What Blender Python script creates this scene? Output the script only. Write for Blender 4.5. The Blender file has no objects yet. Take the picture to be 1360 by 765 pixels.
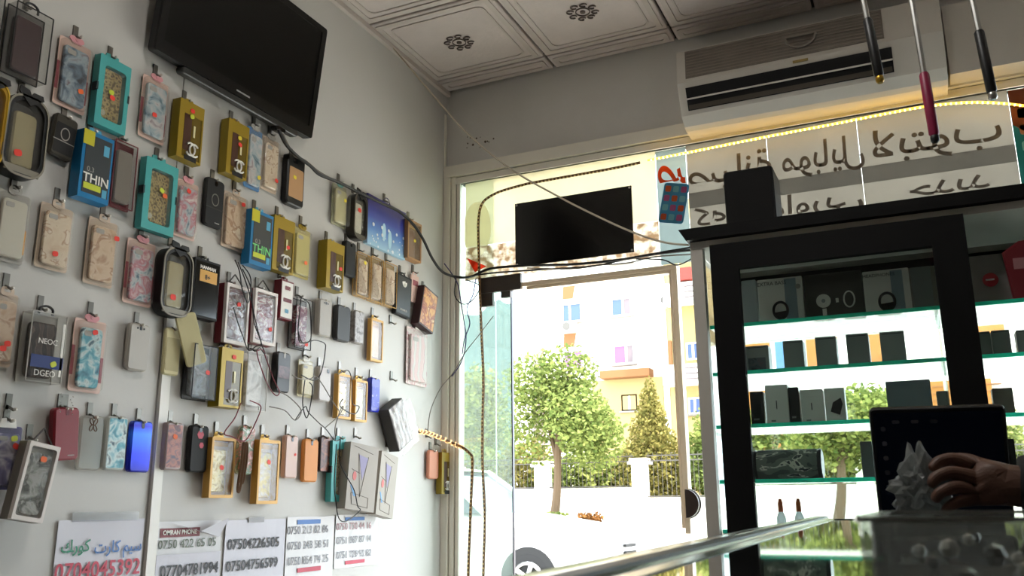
import bpy, bmesh, math, random
from mathutils import Vector, Matrix
random.seed(7)
SC = bpy.context.scene
COL = SC.collection
PI = math.pi

# ---------------------------------------------------------------- camera
FPX = 1177.9
YAW, PITCH, ROLL = -0.43113, 0.23724, -0.00909
_f = Vector((math.sin(YAW)*math.cos(PITCH), math.cos(YAW)*math.cos(PITCH), math.sin(PITCH)))
_r = Vector((math.cos(YAW), -math.sin(YAW), 0))
_u = _r.cross(_f)
R_ = _r*math.cos(ROLL) + _u*math.sin(ROLL)
U_ = -_r*math.sin(ROLL) + _u*math.cos(ROLL)
F_ = _f
cam_d = bpy.data.cameras.new('camera')
cam_d.sensor_width = 36.0
cam_d.lens = FPX/1360*36.0
cam_d.clip_start = 0.02
cam_d.clip_end = 600
cam_d.dof.use_dof = True
cam_d.dof.focus_distance = 3.3
cam_d.dof.aperture_fstop = 11.0
cam = bpy.data.objects.new('camera', cam_d)
COL.objects.link(cam)
m3 = Matrix((R_, U_, -F_)).transposed()
cam.matrix_world = m3.to_4x4()
SC.camera = cam

# ---------------------------------------------------------------- world, sun, exposure
SC.view_settings.view_transform = 'Standard'
SC.view_settings.look = 'None'
SC.view_settings.gamma = 1.0
SC.view_settings.use_curve_mapping = False
SC.view_settings.exposure = 2.06
world = bpy.data.worlds.new('sky')
SC.world = world
world.use_nodes = True
bg = world.node_tree.nodes['Background']
bg.inputs['Color'].default_value = (0.80, 0.90, 1.0, 1)
bg.inputs['Strength'].default_value = 2.0
sun_d = bpy.data.lights.new('sun', 'SUN')
sun_d.energy = 3.4
sun_d.angle = 0.009
sun_d.color = (1.0, 0.95, 0.86)
sun = bpy.data.objects.new('sun', sun_d)
COL.objects.link(sun)
sun.rotation_euler = Vector((-0.40, 0.22, -0.95)).to_track_quat('-Z', 'Y').to_euler()

# ---------------------------------------------------------------- measuring helpers (camera at the origin)
A = 1.9          # left wall at x = -A
B = 3.414        # shop window plane at y = B
ZC = 1.9         # ceiling
ZF = -1.05       # floor
def ray(px, py):
    return R_*((px-680)/FPX) - U_*((py-382.5)/FPX) + F_
def onx(px, py, x):
    d = ray(px, py); return d*(x/d.x)
def ony(px, py, y):
    d = ray(px, py); return d*(y/d.y)
def onz(px, py, z):
    d = ray(px, py); return d*(z/d.z)

# ---------------------------------------------------------------- materials
MATS = {}
def _new(name):
    m = bpy.data.materials.new(name); m.use_nodes = True
    nt = m.node_tree
    return m, nt, nt.nodes['Principled BSDF']
def c4(c): return (c[0], c[1], c[2], 1)
def hexc(h):
    h = h.lstrip('#')
    v = [int(h[i:i+2], 16)/255 for i in (0, 2, 4)]
    return tuple(x/12.92 if x <= .04045 else ((x+.055)/1.055)**2.4 for x in v)
def mat(name, col=(.5, .5, .5), rough=.5, metal=0, emit=None, es=1, coat=0, spec=.5, bump=0, bscale=80, vary=0, vscale=6):
    if name in MATS: return MATS[name]
    if isinstance(col, str): col = hexc(col)
    m, nt, p = _new(name)
    p.inputs['Base Color'].default_value = c4(col)
    p.inputs['Roughness'].default_value = rough
    p.inputs['Metallic'].default_value = metal
    p.inputs['Specular IOR Level'].default_value = spec
    p.inputs['Coat Weight'].default_value = coat
    if emit:
        p.inputs['Emission Color'].default_value = c4(hexc(emit) if isinstance(emit, str) else emit)
        p.inputs['Emission Strength'].default_value = es
    if bump or vary:
        tc = nt.nodes.new('ShaderNodeTexCoord')
        if bump:
            n = nt.nodes.new('ShaderNodeTexNoise'); n.inputs['Scale'].default_value = bscale; n.inputs['Detail'].default_value = 4
            nt.links.new(tc.outputs['Object'], n.inputs['Vector'])
            b = nt.nodes.new('ShaderNodeBump'); b.inputs['Strength'].default_value = bump; b.inputs['Distance'].default_value = .01
            nt.links.new(n.outputs['Fac'], b.inputs['Height']); nt.links.new(b.outputs['Normal'], p.inputs['Normal'])
        if vary:
            n = nt.nodes.new('ShaderNodeTexNoise'); n.inputs['Scale'].default_value = vscale; n.inputs['Detail'].default_value = 5
            nt.links.new(tc.outputs['Object'], n.inputs['Vector'])
            rmp = nt.nodes.new('ShaderNodeValToRGB')
            rmp.color_ramp.elements[0].position = .3; rmp.color_ramp.elements[1].position = .7
            rmp.color_ramp.elements[0].color = c4([x*(1-vary) for x in col]); rmp.color_ramp.elements[1].color = c4([min(1, x*(1+vary)) for x in col])
            nt.links.new(n.outputs['Fac'], rmp.inputs['Fac']); nt.links.new(rmp.outputs['Color'], p.inputs['Base Color'])
    MATS[name] = m
    return m
def pat(name, cols, kind='noise', scale=30, rough=.4, metal=0, stops=None, coat=0, stretch=(1, 1, 1), hard=False):
    """patterned print: noise / voronoi / wave / gradient driving a colour ramp, offset per object"""
    if name in MATS: return MATS[name]
    cols = [hexc(c) if isinstance(c, str) else c for c in cols]
    m, nt, p = _new(name)
    tc = nt.nodes.new('ShaderNodeTexCoord'); oi = nt.nodes.new('ShaderNodeObjectInfo')
    mul = nt.nodes.new('ShaderNodeMath'); mul.operation = 'MULTIPLY'; mul.inputs[1].default_value = 13.7 if kind != 'grad' else 0
    nt.links.new(oi.outputs['Random'], mul.inputs[0])
    mp = nt.nodes.new('ShaderNodeMapping'); mp.inputs['Scale'].default_value = stretch
    cx = nt.nodes.new('ShaderNodeCombineXYZ')
    nt.links.new(mul.outputs[0], cx.inputs[2]); nt.links.new(cx.outputs[0], mp.inputs['Location'])
    nt.links.new(tc.outputs['Object'], mp.inputs['Vector'])
    rmp = nt.nodes.new('ShaderNodeValToRGB'); cr = rmp.color_ramp
    if hard: cr.interpolation = 'CONSTANT'
    n = len(cols); stops = stops or [(.3+.4*i/max(1, n-1)) for i in range(n)]
    while len(cr.elements) < n: cr.elements.new(.5)
    for e, s, c in zip(cr.elements, stops, cols): e.position = s; e.color = c4(c)
    if kind == 'noise':
        t = nt.nodes.new('ShaderNodeTexNoise'); t.inputs['Scale'].default_value = scale; t.inputs['Detail'].default_value = 3; t.inputs['Distortion'].default_value = .8; out = t.outputs['Fac']
    elif kind == 'vor':
        t = nt.nodes.new('ShaderNodeTexVoronoi'); t.inputs['Scale'].default_value = scale; out = t.outputs['Distance']
    elif kind == 'cell':
        t = nt.nodes.new('ShaderNodeTexVoronoi'); t.inputs['Scale'].default_value = scale
        sp = nt.nodes.new('ShaderNodeSeparateColor'); nt.links.new(t.outputs['Color'], sp.inputs[0]); out = sp.outputs[0]
    elif kind == 'wave':
        t = nt.nodes.new('ShaderNodeTexWave'); t.inputs['Scale'].default_value = scale; t.inputs['Distortion'].default_value = 9; t.inputs['Detail'].default_value = 2; out = t.outputs['Fac']
    else:
        t = nt.nodes.new('ShaderNodeSeparateXYZ'); out = None
    nt.links.new(mp.outputs['Vector'], t.inputs['Vector'])
    if kind == 'grad':
        mr = nt.nodes.new('ShaderNodeMapRange'); mr.inputs['From Max'].default_value = scale
        nt.links.new(t.outputs['Y'], mr.inputs['Value']); out = mr.outputs[0]
    nt.links.new(out, rmp.inputs['Fac']); nt.links.new(rmp.outputs['Color'], p.inputs['Base Color'])
    p.inputs['Roughness'].default_value = rough; p.inputs['Metallic'].default_value = metal; p.inputs['Coat Weight'].default_value = coat
    MATS[name] = m
    return m
def glassy(name, tint=(1, 1, 1), refl=.06, rough=.02, haze=0, hazecol=(.8, .8, .8), wrinkle=0, wscale=60, fres=.55):
    """thin clear sheet: light passes straight through, a little mirror and optional milky haze"""
    if name in MATS: return MATS[name]
    m, nt, p = _new(name); nt.nodes.remove(p)
    out = nt.nodes['Material Output']
    tr = nt.nodes.new('ShaderNodeBsdfTransparent'); tr.inputs['Color'].default_value = c4(tint)
    gl = nt.nodes.new('ShaderNodeBsdfGlossy'); gl.inputs['Roughness'].default_value = rough
    lw = nt.nodes.new('ShaderNodeLayerWeight'); lw.inputs['Blend'].default_value = .25
    mt = nt.nodes.new('ShaderNodeMath'); mt.operation = 'MULTIPLY_ADD'; mt.inputs[1].default_value = fres; mt.inputs[2].default_value = refl; mt.use_clamp = True
    nt.links.new(lw.outputs['Fresnel'], mt.inputs[0])
    if wrinkle:
        tc = nt.nodes.new('ShaderNodeTexCoord'); n = nt.nodes.new('ShaderNodeTexNoise'); n.inputs['Scale'].default_value = wscale; n.inputs['Distortion'].default_value = 1.5
        nt.links.new(tc.outputs['Object'], n.inputs['Vector'])
        b = nt.nodes.new('ShaderNodeBump'); b.inputs['Strength'].default_value = wrinkle; b.inputs['Distance'].default_value = .01
        nt.links.new(n.outputs['Fac'], b.inputs['Height']); nt.links.new(b.outputs['Normal'], gl.inputs['Normal'])
    mx = nt.nodes.new('ShaderNodeMixShader')
    nt.links.new(mt.outputs[0], mx.inputs[0]); nt.links.new(tr.outputs[0], mx.inputs[1]); nt.links.new(gl.outputs[0], mx.inputs[2])
    last = mx
    if haze:
        d = nt.nodes.new('ShaderNodeBsdfDiffuse'); d.inputs['Color'].default_value = c4(hazecol)
        t2 = nt.nodes.new('ShaderNodeBsdfTranslucent'); t2.inputs['Color'].default_value = c4(hazecol)
        a = nt.nodes.new('ShaderNodeMixShader'); a.inputs[0].default_value = .5
        nt.links.new(d.outputs[0], a.inputs[1]); nt.links.new(t2.outputs[0], a.inputs[2])
        m2 = nt.nodes.new('ShaderNodeMixShader'); m2.inputs[0].default_value = haze
        nt.links.new(mx.outputs[0], m2.inputs[1]); nt.links.new(a.outputs[0], m2.inputs[2]); last = m2
    nt.links.new(last.outputs[0], out.inputs['Surface'])
    MATS[name] = m
    return m
def film(name, col, trans=.5, vary=0, vscale=5, col2=None):
    """translucent vinyl: diffuse front, light from behind glows through"""
    if name in MATS: return MATS[name]
    if isinstance(col, str): col = hexc(col)
    m, nt, p = _new(name); nt.nodes.remove(p)
    out = nt.nodes['Material Output']
    d = nt.nodes.new('ShaderNodeBsdfDiffuse'); t = nt.nodes.new('ShaderNodeBsdfTranslucent')
    d.inputs['Color'].default_value = c4(col); t.inputs['Color'].default_value = c4(col)
    if vary:
        tc = nt.nodes.new('ShaderNodeTexCoord'); n = nt.nodes.new('ShaderNodeTexNoise'); n.inputs['Scale'].default_value = vscale; n.inputs['Detail'].default_value = 4
        nt.links.new(tc.outputs['Object'], n.inputs['Vector'])
        rmp = nt.nodes.new('ShaderNodeValToRGB'); c2 = hexc(col2) if col2 else [x*(1-vary) for x in col]
        rmp.color_ramp.elements[0].position = .4; rmp.color_ramp.elements[1].position = .62
        rmp.color_ramp.elements[0].color = c4(c2); rmp.color_ramp.elements[1].color = c4(col)
        nt.links.new(n.outputs['Fac'], rmp.inputs['Fac'])
        nt.links.new(rmp.outputs['Color'], d.inputs['Color']); nt.links.new(rmp.outputs['Color'], t.inputs['Color'])
    mx = nt.nodes.new('ShaderNodeMixShader'); mx.inputs[0].default_value = trans
    nt.links.new(d.outputs[0], mx.inputs[1]); nt.links.new(t.outputs[0], mx.inputs[2]); nt.links.new(mx.outputs[0], out.inputs['Surface'])
    MATS[name] = m
    return m

# ---------------------------------------------------------------- mesh builder
def rrect(w, h, r, n=4, cx=0, cy=0):
    r = max(1e-4, min(r, w/2-1e-5, h/2-1e-5)); pts = []
    for sx, sy, a0 in ((1, 1, 0), (-1, 1, 90), (-1, -1, 180), (1, -1, 270)):
        for i in range(n+1):
            a = math.radians(a0+90*i/n)
            pts.append((cx+sx*(w/2-r)+r*math.cos(a), cy+sy*(h/2-r)+r*math.sin(a)))
    return pts
class MB:
    def __init__(s): s.v = []; s.f = []
    def add(s, v, f):
        o = len(s.v); s.v += [tuple(p) for p in v]; s.f += [tuple(i+o for i in q) for q in f]; return s
    def box(s, c, d, rot=None):
        v = [Vector((x*d[0]/2, y*d[1]/2, z*d[2]/2)) for x in (-1, 1) for y in (-1, 1) for z in (-1, 1)]
        if rot is not None: v = [rot @ p for p in v]
        v = [p+Vector(c) for p in v]
        return s.add(v, [(0, 1, 3, 2), (4, 6, 7, 5), (0, 4, 5, 1), (2, 3, 7, 6), (0, 2, 6, 4), (1, 5, 7, 3)])
    def bbox(s, x0, x1, y0, y1, z0, z1):
        return s.box(((x0+x1)/2, (y0+y1)/2, (z0+z1)/2), (x1-x0, y1-y0, z1-z0))
    def prism(s, pts, z0, z1, inset=None, b=0):
        n = len(pts); rings = [[(x, y, z0) for x, y in pts]]
        if b and inset: rings += [[(x, y, z1-b) for x, y in pts], [(x, y, z1) for x, y in inset]]
        else: rings += [[(x, y, z1) for x, y in pts]]
        v = [p for rg in rings for p in rg]; f = []
        for k in range(len(rings)-1):
            for i in range(n):
                j = (i+1) % n; f.append((k*n+i, k*n+j, (k+1)*n+j, (k+1)*n+i))
        f.append(tuple(range(n))[::-1]); f.append(tuple(range((len(rings)-1)*n, len(rings)*n)))
        return s.add(v, f)
    def slab(s, w, h, r, z0, z1, b=0, cx=0, cy=0, n=4):
        if b: return s.prism(rrect(w, h, r, n, cx, cy), z0, z1, rrect(w-2*b, h-2*b, max(r-b, .0005), n, cx, cy), b)
        return s.prism(rrect(w, h, r, n, cx, cy), z0, z1)
    def ring(s, po, pi, z0, z1):
        n = len(po)
        v = [(x, y, z0) for x, y in po]+[(x, y, z1) for x, y in po]+[(x, y, z1) for x, y in pi]+[(x, y, z0) for x, y in pi]
        f = []
        for k in range(4):
            for i in range(n):
                j = (i+1) % n; a, b = k*n, ((k+1) % 4)*n
                f.append((a+i, a+j, b+j, b+i))
        return s.add(v, f)
    def tube(s, path, r, n=6, closed=False):
        P = [Vector(p) for p in path]; m = len(P)
        rs = r if isinstance(r, (list, tuple)) else [r]*m
        T = []
        for i in range(m):
            a = P[(i-1) % m] if (closed or i > 0) else P[i]; b = P[(i+1) % m] if (closed or i < m-1) else P[i]
            t = (b-a); T.append(t.normalized() if t.length > 1e-9 else Vector((0, 0, 1)))
        up = Vector((0, 0, 1)) if abs(T[0].z) < .9 else Vector((1, 0, 0))
        nrm = (up-T[0]*up.dot(T[0])).normalized(); v = []
        for i in range(m):
            nrm = (nrm-T[i]*nrm.dot(T[i])); nrm = nrm.normalized() if nrm.length > 1e-6 else T[i].orthogonal().normalized()
            bn = T[i].cross(nrm)
            for k in range(n):
                a = 2*PI*k/n; v.append(P[i]+(nrm*math.cos(a)+bn*math.sin(a))*rs[i])
        f = []
        for i in range(m if closed else m-1):
            i2 = (i+1) % m
            for k in range(n):
                k2 = (k+1) % n; f.append((i*n+k, i*n+k2, i2*n+k2, i2*n+k))
        if not closed: f.append(tuple(range(n))[::-1]); f.append(tuple(range((m-1)*n, m*n)))
        return s.add(v, f)
    def lathe(s, prof, n=16, axis='z', c=(0, 0, 0)):
        v = []; m = len(prof)
        for rr, z in prof:
            for k in range(n):
                a = 2*PI*k/n; q = (rr*math.cos(a), rr*math.sin(a), z)
                if axis == 'x': q = (q[2], q[0], q[1])
                if axis == 'y': q = (q[0], q[2], q[1])
                v.append((q[0]+c[0], q[1]+c[1], q[2]+c[2]))
        f = [(i*n+k, i*n+(k+1) % n, (i+1)*n+(k+1) % n, (i+1)*n+k) for i in range(m-1) for k in range(n)]
        f.append(tuple(range(n))[::-1]); f.append(tuple(range((m-1)*n, m*n)))
        return s.add(v, f)
    def disc(s, cx, cy, r, z0, z1, n=16, ry=None):
        ry = ry or r
        return s.prism([(cx+r*math.cos(2*PI*i/n), cy+ry*math.sin(2*PI*i/n)) for i in range(n)], z0, z1)
    def mesh(s, name, off=(0, 0, 0), smooth=False):
        me = bpy.data.meshes.new(name)
        me.from_pydata([(p[0]+off[0], p[1]+off[1], p[2]+off[2]) for p in s.v], [], s.f)
        bm = bmesh.new(); bm.from_mesh(me); bmesh.ops.recalc_face_normals(bm, faces=bm.faces); bm.to_mesh(me); bm.free()
        if smooth:
            me.shade_smooth(); me.set_sharp_from_angle(angle=math.radians(40))
        return me
    def build(s, name, m, parent=None, off=(0, 0, 0), smooth=False):
        me = s.mesh(name, off, smooth)
        if m is not None: me.materials.append(m)
        return link(name, me, parent)
def link(name, me, parent=None):
    o = bpy.data.objects.new(name, me); COL.objects.link(o)
    if parent is not None: o.parent = parent
    return o
def tag(o, label=None, cat=None, group=None, kind=None):
    if label: o['label'] = label
    if cat: o['category'] = cat
    if group: o['group'] = group
    if kind: o['kind'] = kind
    return o
def empty(name, M=None, loc=None):
    o = bpy.data.objects.new(name, None); COL.objects.link(o); o.empty_display_size = .05
    if M is not None: o.matrix_world = M
    if loc is not None: o.location = loc
    return o
def frame(X, Y, loc):
    X = Vector(X).normalized(); Y = Vector(Y).normalized(); Z = X.cross(Y)
    M = Matrix((X, Y, Z)).transposed().to_4x4(); M.translation = Vector(loc); return M
def LF(y, z, gap=0.004, rot=0, yaw=0, pit=0):         # local X to the right along the left wall, Y up, Z out into the room
    M = frame((0, 1, 0), (0, 0, 1), (-A+gap, y, z))
    return M @ Matrix.Rotation(math.radians(rot), 4, 'Z') @ Matrix.Rotation(math.radians(yaw), 4, 'Y') @ Matrix.Rotation(math.radians(pit), 4, 'X')
def BF(x, z, y=B-.01):                            # local X to the right along the shop window, Y up, Z into the room
    return frame((1, 0, 0), (0, 0, 1), (x, y, z))
def crom(pts, k=6, closed=False):
    P = [Vector(p) for p in pts]; n = len(P); out = []
    rng = range(n) if closed else range(n-1)
    for i in rng:
        p0 = P[(i-1) % n] if closed or i > 0 else P[i]; p1 = P[i]; p2 = P[(i+1) % n]; p3 = P[(i+2) % n] if closed or i+2 < n else P[(i+1) % n]
        for j in range(k):
            t = j/k
            out.append(.5*((2*p1)+(p2-p0)*t+(2*p0-5*p1+4*p2-p3)*t*t+(3*p1-p0-3*p2+p3)*t**3))
    if not closed: out.append(P[-1])
    return out
def text(body, size, m, parent, loc=(0, 0, 0), name='lettering', mirror=False, bold=0, align='CENTER', xs=1, ext=.0003, rot=0, fit=None):
    c = bpy.data.curves.new('tmp', 'FONT'); c.body = body; c.size = size; c.extrude = ext; c.offset = bold; c.align_x = align; c.align_y = 'CENTER'; c.resolution_u = 3
    o = bpy.data.objects.new('tmp', c); COL.objects.link(o)
    dg = bpy.context.evaluated_depsgraph_get()
    me = bpy.data.meshes.new_from_object(o.evaluated_get(dg))
    bpy.data.objects.remove(o); bpy.data.curves.remove(c)
    if fit:
        lo = min(v.co.x for v in me.vertices); hi = max(v.co.x for v in me.vertices); xs = fit/(hi-lo)
        for v in me.vertices: v.co.x -= (lo+hi)/2
    s = -1 if mirror else 1; cr, sr = math.cos(rot), math.sin(rot)
    for v in me.vertices:
        x, y = v.co.x*xs*s, v.co.y
        v.co = (x*cr-y*sr+loc[0], x*sr+y*cr+loc[1], v.co.z+loc[2])
    if mirror: me.flip_normals()
    me.materials.clear(); me.materials.append(m); me.name = name
    return link(name, me, parent)
# ================================================================ THE SETTING
M_wall = mat('painted_panel', '#c5c2bd', .55, bump=.06, bscale=30, vary=.03, vscale=2)
M_header = mat('grey_plaster', '#d8d5d0', .8, bump=.1, bscale=40, vary=.06, vscale=3)
M_alu = mat('cream_aluminium', '#ece6d8', .4, 0)
M_aludark = mat('frame_gap', '#4a463f', .7)
M_floor = mat('floor_tile', '#b3aaa0', .35, vary=.08, vscale=3)
M_rear = mat('dark_stock_wall', '#79716a', .8, vary=.3, vscale=4)
M_black = mat('black_plastic', '#0c0c0d', .45)
M_blackgloss = mat('black_gloss', '#060607', .12)
M_matte = mat('matte_black', '#101010', .75)
M_steel = mat('brushed_steel', '#b9b9b5', .3, 1)
M_chrome = mat('chrome', '#d8d8d6', .12, 1)
M_white = mat('white_plastic', '#eeebe4', .45)

# left wall: two boards with a joint, cover strip on the lower half of the joint
wl = MB().bbox(-A-.16, -A-.012, -2.0, B+.1, ZF, ZC+.02).build('wall_left', M_aludark); tag(wl, kind='structure')
for y0, y1 in ((-2.0, .577), (.58, 1.7965), (1.8, B)):
    MB().bbox(-A-.012, -A, y0, y1, ZF, ZC).build('panel', M_wall, wl)
MB().bbox(-A, -A+.009, 1.802, 1.834, ZF, .515).build('cover_strip', M_white, wl)
MB().bbox(-A, -A+.006, 3.385, B-.012, ZF, 1.78).build('corner_strip', M_alu, wl)
wr = MB().bbox(2.3, 2.45, -2.0, B+.1, ZF, ZC+.02).build('wall_right', M_rear); tag(wr, kind='structure')
wk = MB().bbox(-A-.16, 2.45, -2.15, -2.0, ZF, ZC+.02).build('wall_rear', M_rear); tag(wk, kind='structure')
wb = MB().bbox(-A-.16, 2.45, B, B+.2, 1.515, ZC+.35).build('wall_back', M_header); tag(wb, kind='structure')
fl = MB().bbox(-A-.16, 2.45, -2.15, B+.2, ZF-.15, ZF).build('floor', M_floor); tag(fl, kind='structure')

# ceiling: dark carrier slab, tiles with raised border and medallion
M_tile = mat('ceiling_tile', '#d2c6c0', .5, bump=.15, bscale=60, vary=.05, vscale=8)
M_tileb = mat('tile_border', '#c9beb6', .45)
M_medal = mat('tile_medallion', '#5d5048', .5)
M_grid = mat('ceiling_grid', '#2e2824', .6)
ce = MB().bbox(-A-.16, 2.45, -2.15, B+.2, ZC+.02, ZC+.35).build('ceiling', M_grid); tag(ce, kind='structure')
TS = .5575
def tile_meshes(w, h):
    t = MB(); t.slab(w, h, .004, -.02, -.001, .004); t = t.mesh('tile')
    b = MB()
    b.ring(rrect(w-.03, h-.03, .012), rrect(w-.075, h-.075, .01), -.0005, .004)
    if min(w, h) > .2: b.ring(rrect(w-.115, h-.115, .03), rrect(w-.13, h-.13, .03), -.0005, .003)
    b = b.mesh('border')
    md = None
    if min(w, h) > .3:
        md = MB()
        for k in range(8):
            a = 2*PI*k/8+.39; c = (math.cos(a)*.05, math.sin(a)*.05)
            pts = [(c[0]+.014*math.cos(q*2*PI/10), c[1]+.011*math.sin(q*2*PI/10), .002) for q in range(9)]
            md.tube(pts, .0038, 4)
        md.ring([(.03*math.cos(2*PI*i/20), .03*math.sin(2*PI*i/20)) for i in range(20)], [(.026*math.cos(2*PI*i/20), .026*math.sin(2*PI*i/20)) for i in range(20)], -.0005, .003)
        md.disc(0, 0, .011, -.0005, .004, 10)
        md = md.mesh('medallion')
    t.materials.append(M_tile); b.materials.append(M_tileb)
    if md: md.materials.append(M_medal)
    return t, b, md
full = tile_meshes(TS-.012, TS-.012); thin = tile_meshes(TS-.012, .105)
GY = 3.29
for i in range(7):
    for j in range(-1, 6):
        ms = thin if j < 0 else full
        yc = GY+.06 if j < 0 else GY-TS*(j+.5)
        t = link('tile', ms[0], ce)
        t.matrix_world = frame((1, 0, 0), (0, -1, 0), (-A+TS*(i+.5), yc, ZC))
        link('border', ms[1], t)
        if ms[2]: link('medallion', ms[2], t)
MB().bbox(-A, -A+.018, -2, B, ZC-.022, ZC-.0).build('wall_moulding', M_tileb, ce)

# unseen round ceiling lamp, added to brighten the upper left wall
for k, (lx, ly) in enumerate(((-A+TS*2.5, GY-TS*3.5),)):
    lm = empty('added_ceiling_lamp', frame((1, 0, 0), (0, -1, 0), (lx, ly, ZC+.002))); tag(lm, 'unseen round white lamp added in the tiles to brighten the upper left wall', 'ceiling lamp')
    MB().lathe([(0, 0), (.16, 0), (.165, .012), (.155, .03), (.15, .032), (0, .032)], 28).build('housing', M_white, lm, smooth=True)
    MB().lathe([(0, .0322), (.145, .0322), (.14, .038), (0, .040)], 28).build('diffuser', mat('added_lamp_diffuser', '#f4efe6', .5, emit=(1, .97, .92), es=14), lm, smooth=True)

# shop window: stepped aluminium frame, tinted side pane, transom pane, large pane
w1 = empty('window_1', loc=(-A, B, ZF)); tag(w1, kind='structure')
def wpart(name, m, *boxes):
    mb = MB()
    for b in boxes: mb.bbox(*b)
    o = mb.build(name, m, w1, off=(A, -B, -ZF)); return o
XR = 2.3
wpart('frame_head', M_alu, (-A, XR, B-.03, B+.06, 1.462, 1.5145), (-A+.03, XR, B-.014, B+.05, 1.428, 1.458))
wpart('frame_gap', M_aludark, (-A, XR, B-.008, B+.04, 1.428, 1.5), (-A+.002, -1.827, B-.004, B+.03, ZF, 1.428))
wpart('frame_jamb', M_alu, (-A+.001, -1.868, B-.03, B+.06, ZF, 1.4615), (-1.864, -1.845, B-.018, B+.05, ZF, 1.46), (-1.841, -1.825, B-.008, B+.04, ZF, 1.428))
M_tan = mat('tan_frame_edge', '#e6d0b2', .45)
wpart('opening_frame', M_tan, (-1.535, -.838, B-.012, B+.03, .907, .925), (-.858, -.838, B-.012, B+.03, -.12, .905))
wpart('opening_frame_inner', mat('pale_frame_edge', '#dcc9ae', .4), (-1.5, -.862, B-.004, B+.022, .893, .905), (-.872, -.862, B-.004, B+.022, -.1, .893))
G_tint = glassy('tinted_glass', (.76, .84, .80), .05, haze=.12, hazecol=(.70, .76, .72))
G_clear = glassy('clear_glass', (.97, .99, .98), .03)
G_edge = mat('dark_glass_edge', '#1c1430', .2)
pn = wpart('pane', G_tint, (-1.825, -1.655, B+.004, B+.012, ZF, 1.428)); pn['label'] = 'tinted greenish side pane'
pn = wpart('pane', G_tint, (-1.653, -1.578, B+.004, B+.012, ZF, .965)); pn['label'] = 'tinted greenish pane beside the opening'
wpart('pane_edge', G_edge, (-1.578, -1.573, B, B+.016, ZF, .90))
wpart('pane', G_clear, (-1.653, -.835, B+.008, B+.014, .93, 1.428))
wpart('pane', G_clear, (-.833, XR, B+.008, B+.014, ZF, 1.428))
# glass door patch fitting and lock
pf = empty('door_hinge_fitting', BF(-1.62, .92, B)); tag(pf, 'dark metal patch fitting at the upper corner of the tinted glass', 'fitting')
M_dkmetal = mat('dark_metal', '#4c443d', .4, .5)
MB().bbox(-.095, .10, -.025, .045, 0, .02).build('plate', M_dkmetal, pf)
MB().bbox(-.095, -.035, -.085, -.027, 0, .02).build('clamp', M_dkmetal, pf)
MB().bbox(.005, .05, -.055, -.027, 0, .02).build('pivot', M_dkmetal, pf)
lk = empty('door_lock', BF(-.828, -.01, B)); tag(lk, 'dark half-round lock cover on the glass beside the opening', 'lock')
pts = [(-.02, .052), (-.02, -.052)]+[(-.02+.05*math.cos(a), .052*math.sin(a)) for a in [math.radians(-90+12*i) for i in range(1, 15)]]
MB().prism(pts, .002, .03).build('cover', mat('lock_brown', '#33251f', .4), lk)
MB().prism([(x*1.08+.002, y*1.08) for x, y in pts], 0, .004).build('rim', M_steel, lk)

# ---------------------------------------------------------------- vinyl stuck on the glass
YV = B-.001
def decal(name, m, x0, x1, z0, z1, label, cat='window sticker', dy=0, group=None):
    e = empty(name, BF((x0+x1)/2, z0, YV-dy)); tag(e, label, cat, group)
    MB().bbox(-(x1-x0)/2, (x1-x0)/2, 0, z1-z0, 0, .001).build('sheet', m, e)
    return e
F_cream = film('cream_vinyl', '#e6dfca', .78, .06, 3)
F_resid = film('glue_residue', '#f2ebe2', .85, .4, 28, '#b09c86')
F_grey = film('grey_vinyl', '#b3aea6', .66, .08, 4)
F_grey2 = film('dark_grey_vinyl', '#8a8680', .62, .08, 4)
F_pale = film('pale_blue_vinyl', '#b3bcbb', .7)
F_teal = film('teal_vinyl', '#3f7a74', .5)
cr = decal('window_film', F_cream, -1.80, -.905, 1.12, 1.425, 'cream translucent film on the upper glass around the black poster')
decal('window_film', F_resid, -1.80, -.905, .965, 1.118, 'crackled glue-stained strip of glass above the doorway')
lg = empty('balloon_sticker', BF(-1.74, 1.05, YV-.002)); tag(lg, 'pale oval sticker with a red corner beside the window jamb', 'window sticker')
MB().disc(0, .15, .07, 0, .001, 24, .13).build('oval', film('white_vinyl', '#f6f2e8', .95), lg)
MB().prism([(-.05, .02), (-.01, -.05), (.05, -.03)], .0012, .002).build('corner_mark', film('red_vinyl', '#f07a60', .95), lg)
ph = decal('phone_sticker', F_pale, -.903, -.777, .93, 1.42, 'pale blue window sticker printed with a tilted phone and orange lettering')
rt = -.22
def rot2(x, y, a=rt): return (x*math.cos(a)-y*math.sin(a), x*math.sin(a)+y*math.cos(a))
MB().prism([(px+.003, py+.255) for px, py in [rot2(*q) for q in rrect(.105, .17, .012)]], .0012, .002).build('phone_print', film('phone_blue', '#5a98b4', .6), ph)
ci = 0
for i in range(3):
    for j in range(4):
        c = rot2(-.033+.033*i, -.06+.04*j)
        MB().prism([(px+.003+c[0], py+.255+c[1]) for px, py in [rot2(*q) for q in rrect(.024, .026, .005, 2)]], .0022, .0028).build('app_icon', film(['icon_orange', 'icon_aqua', 'icon_pink'][ci % 3], ['#c8603c', '#7fb9bd', '#b5628a'][ci % 3], .4), ph); ci += 1
M_orv = film('orange_vinyl', '#e8683c', .6)
text('\ufebb', .22, M_orv, ph, (.0, .405, .0015), mirror=True, bold=.004, fit=.115)
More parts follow.
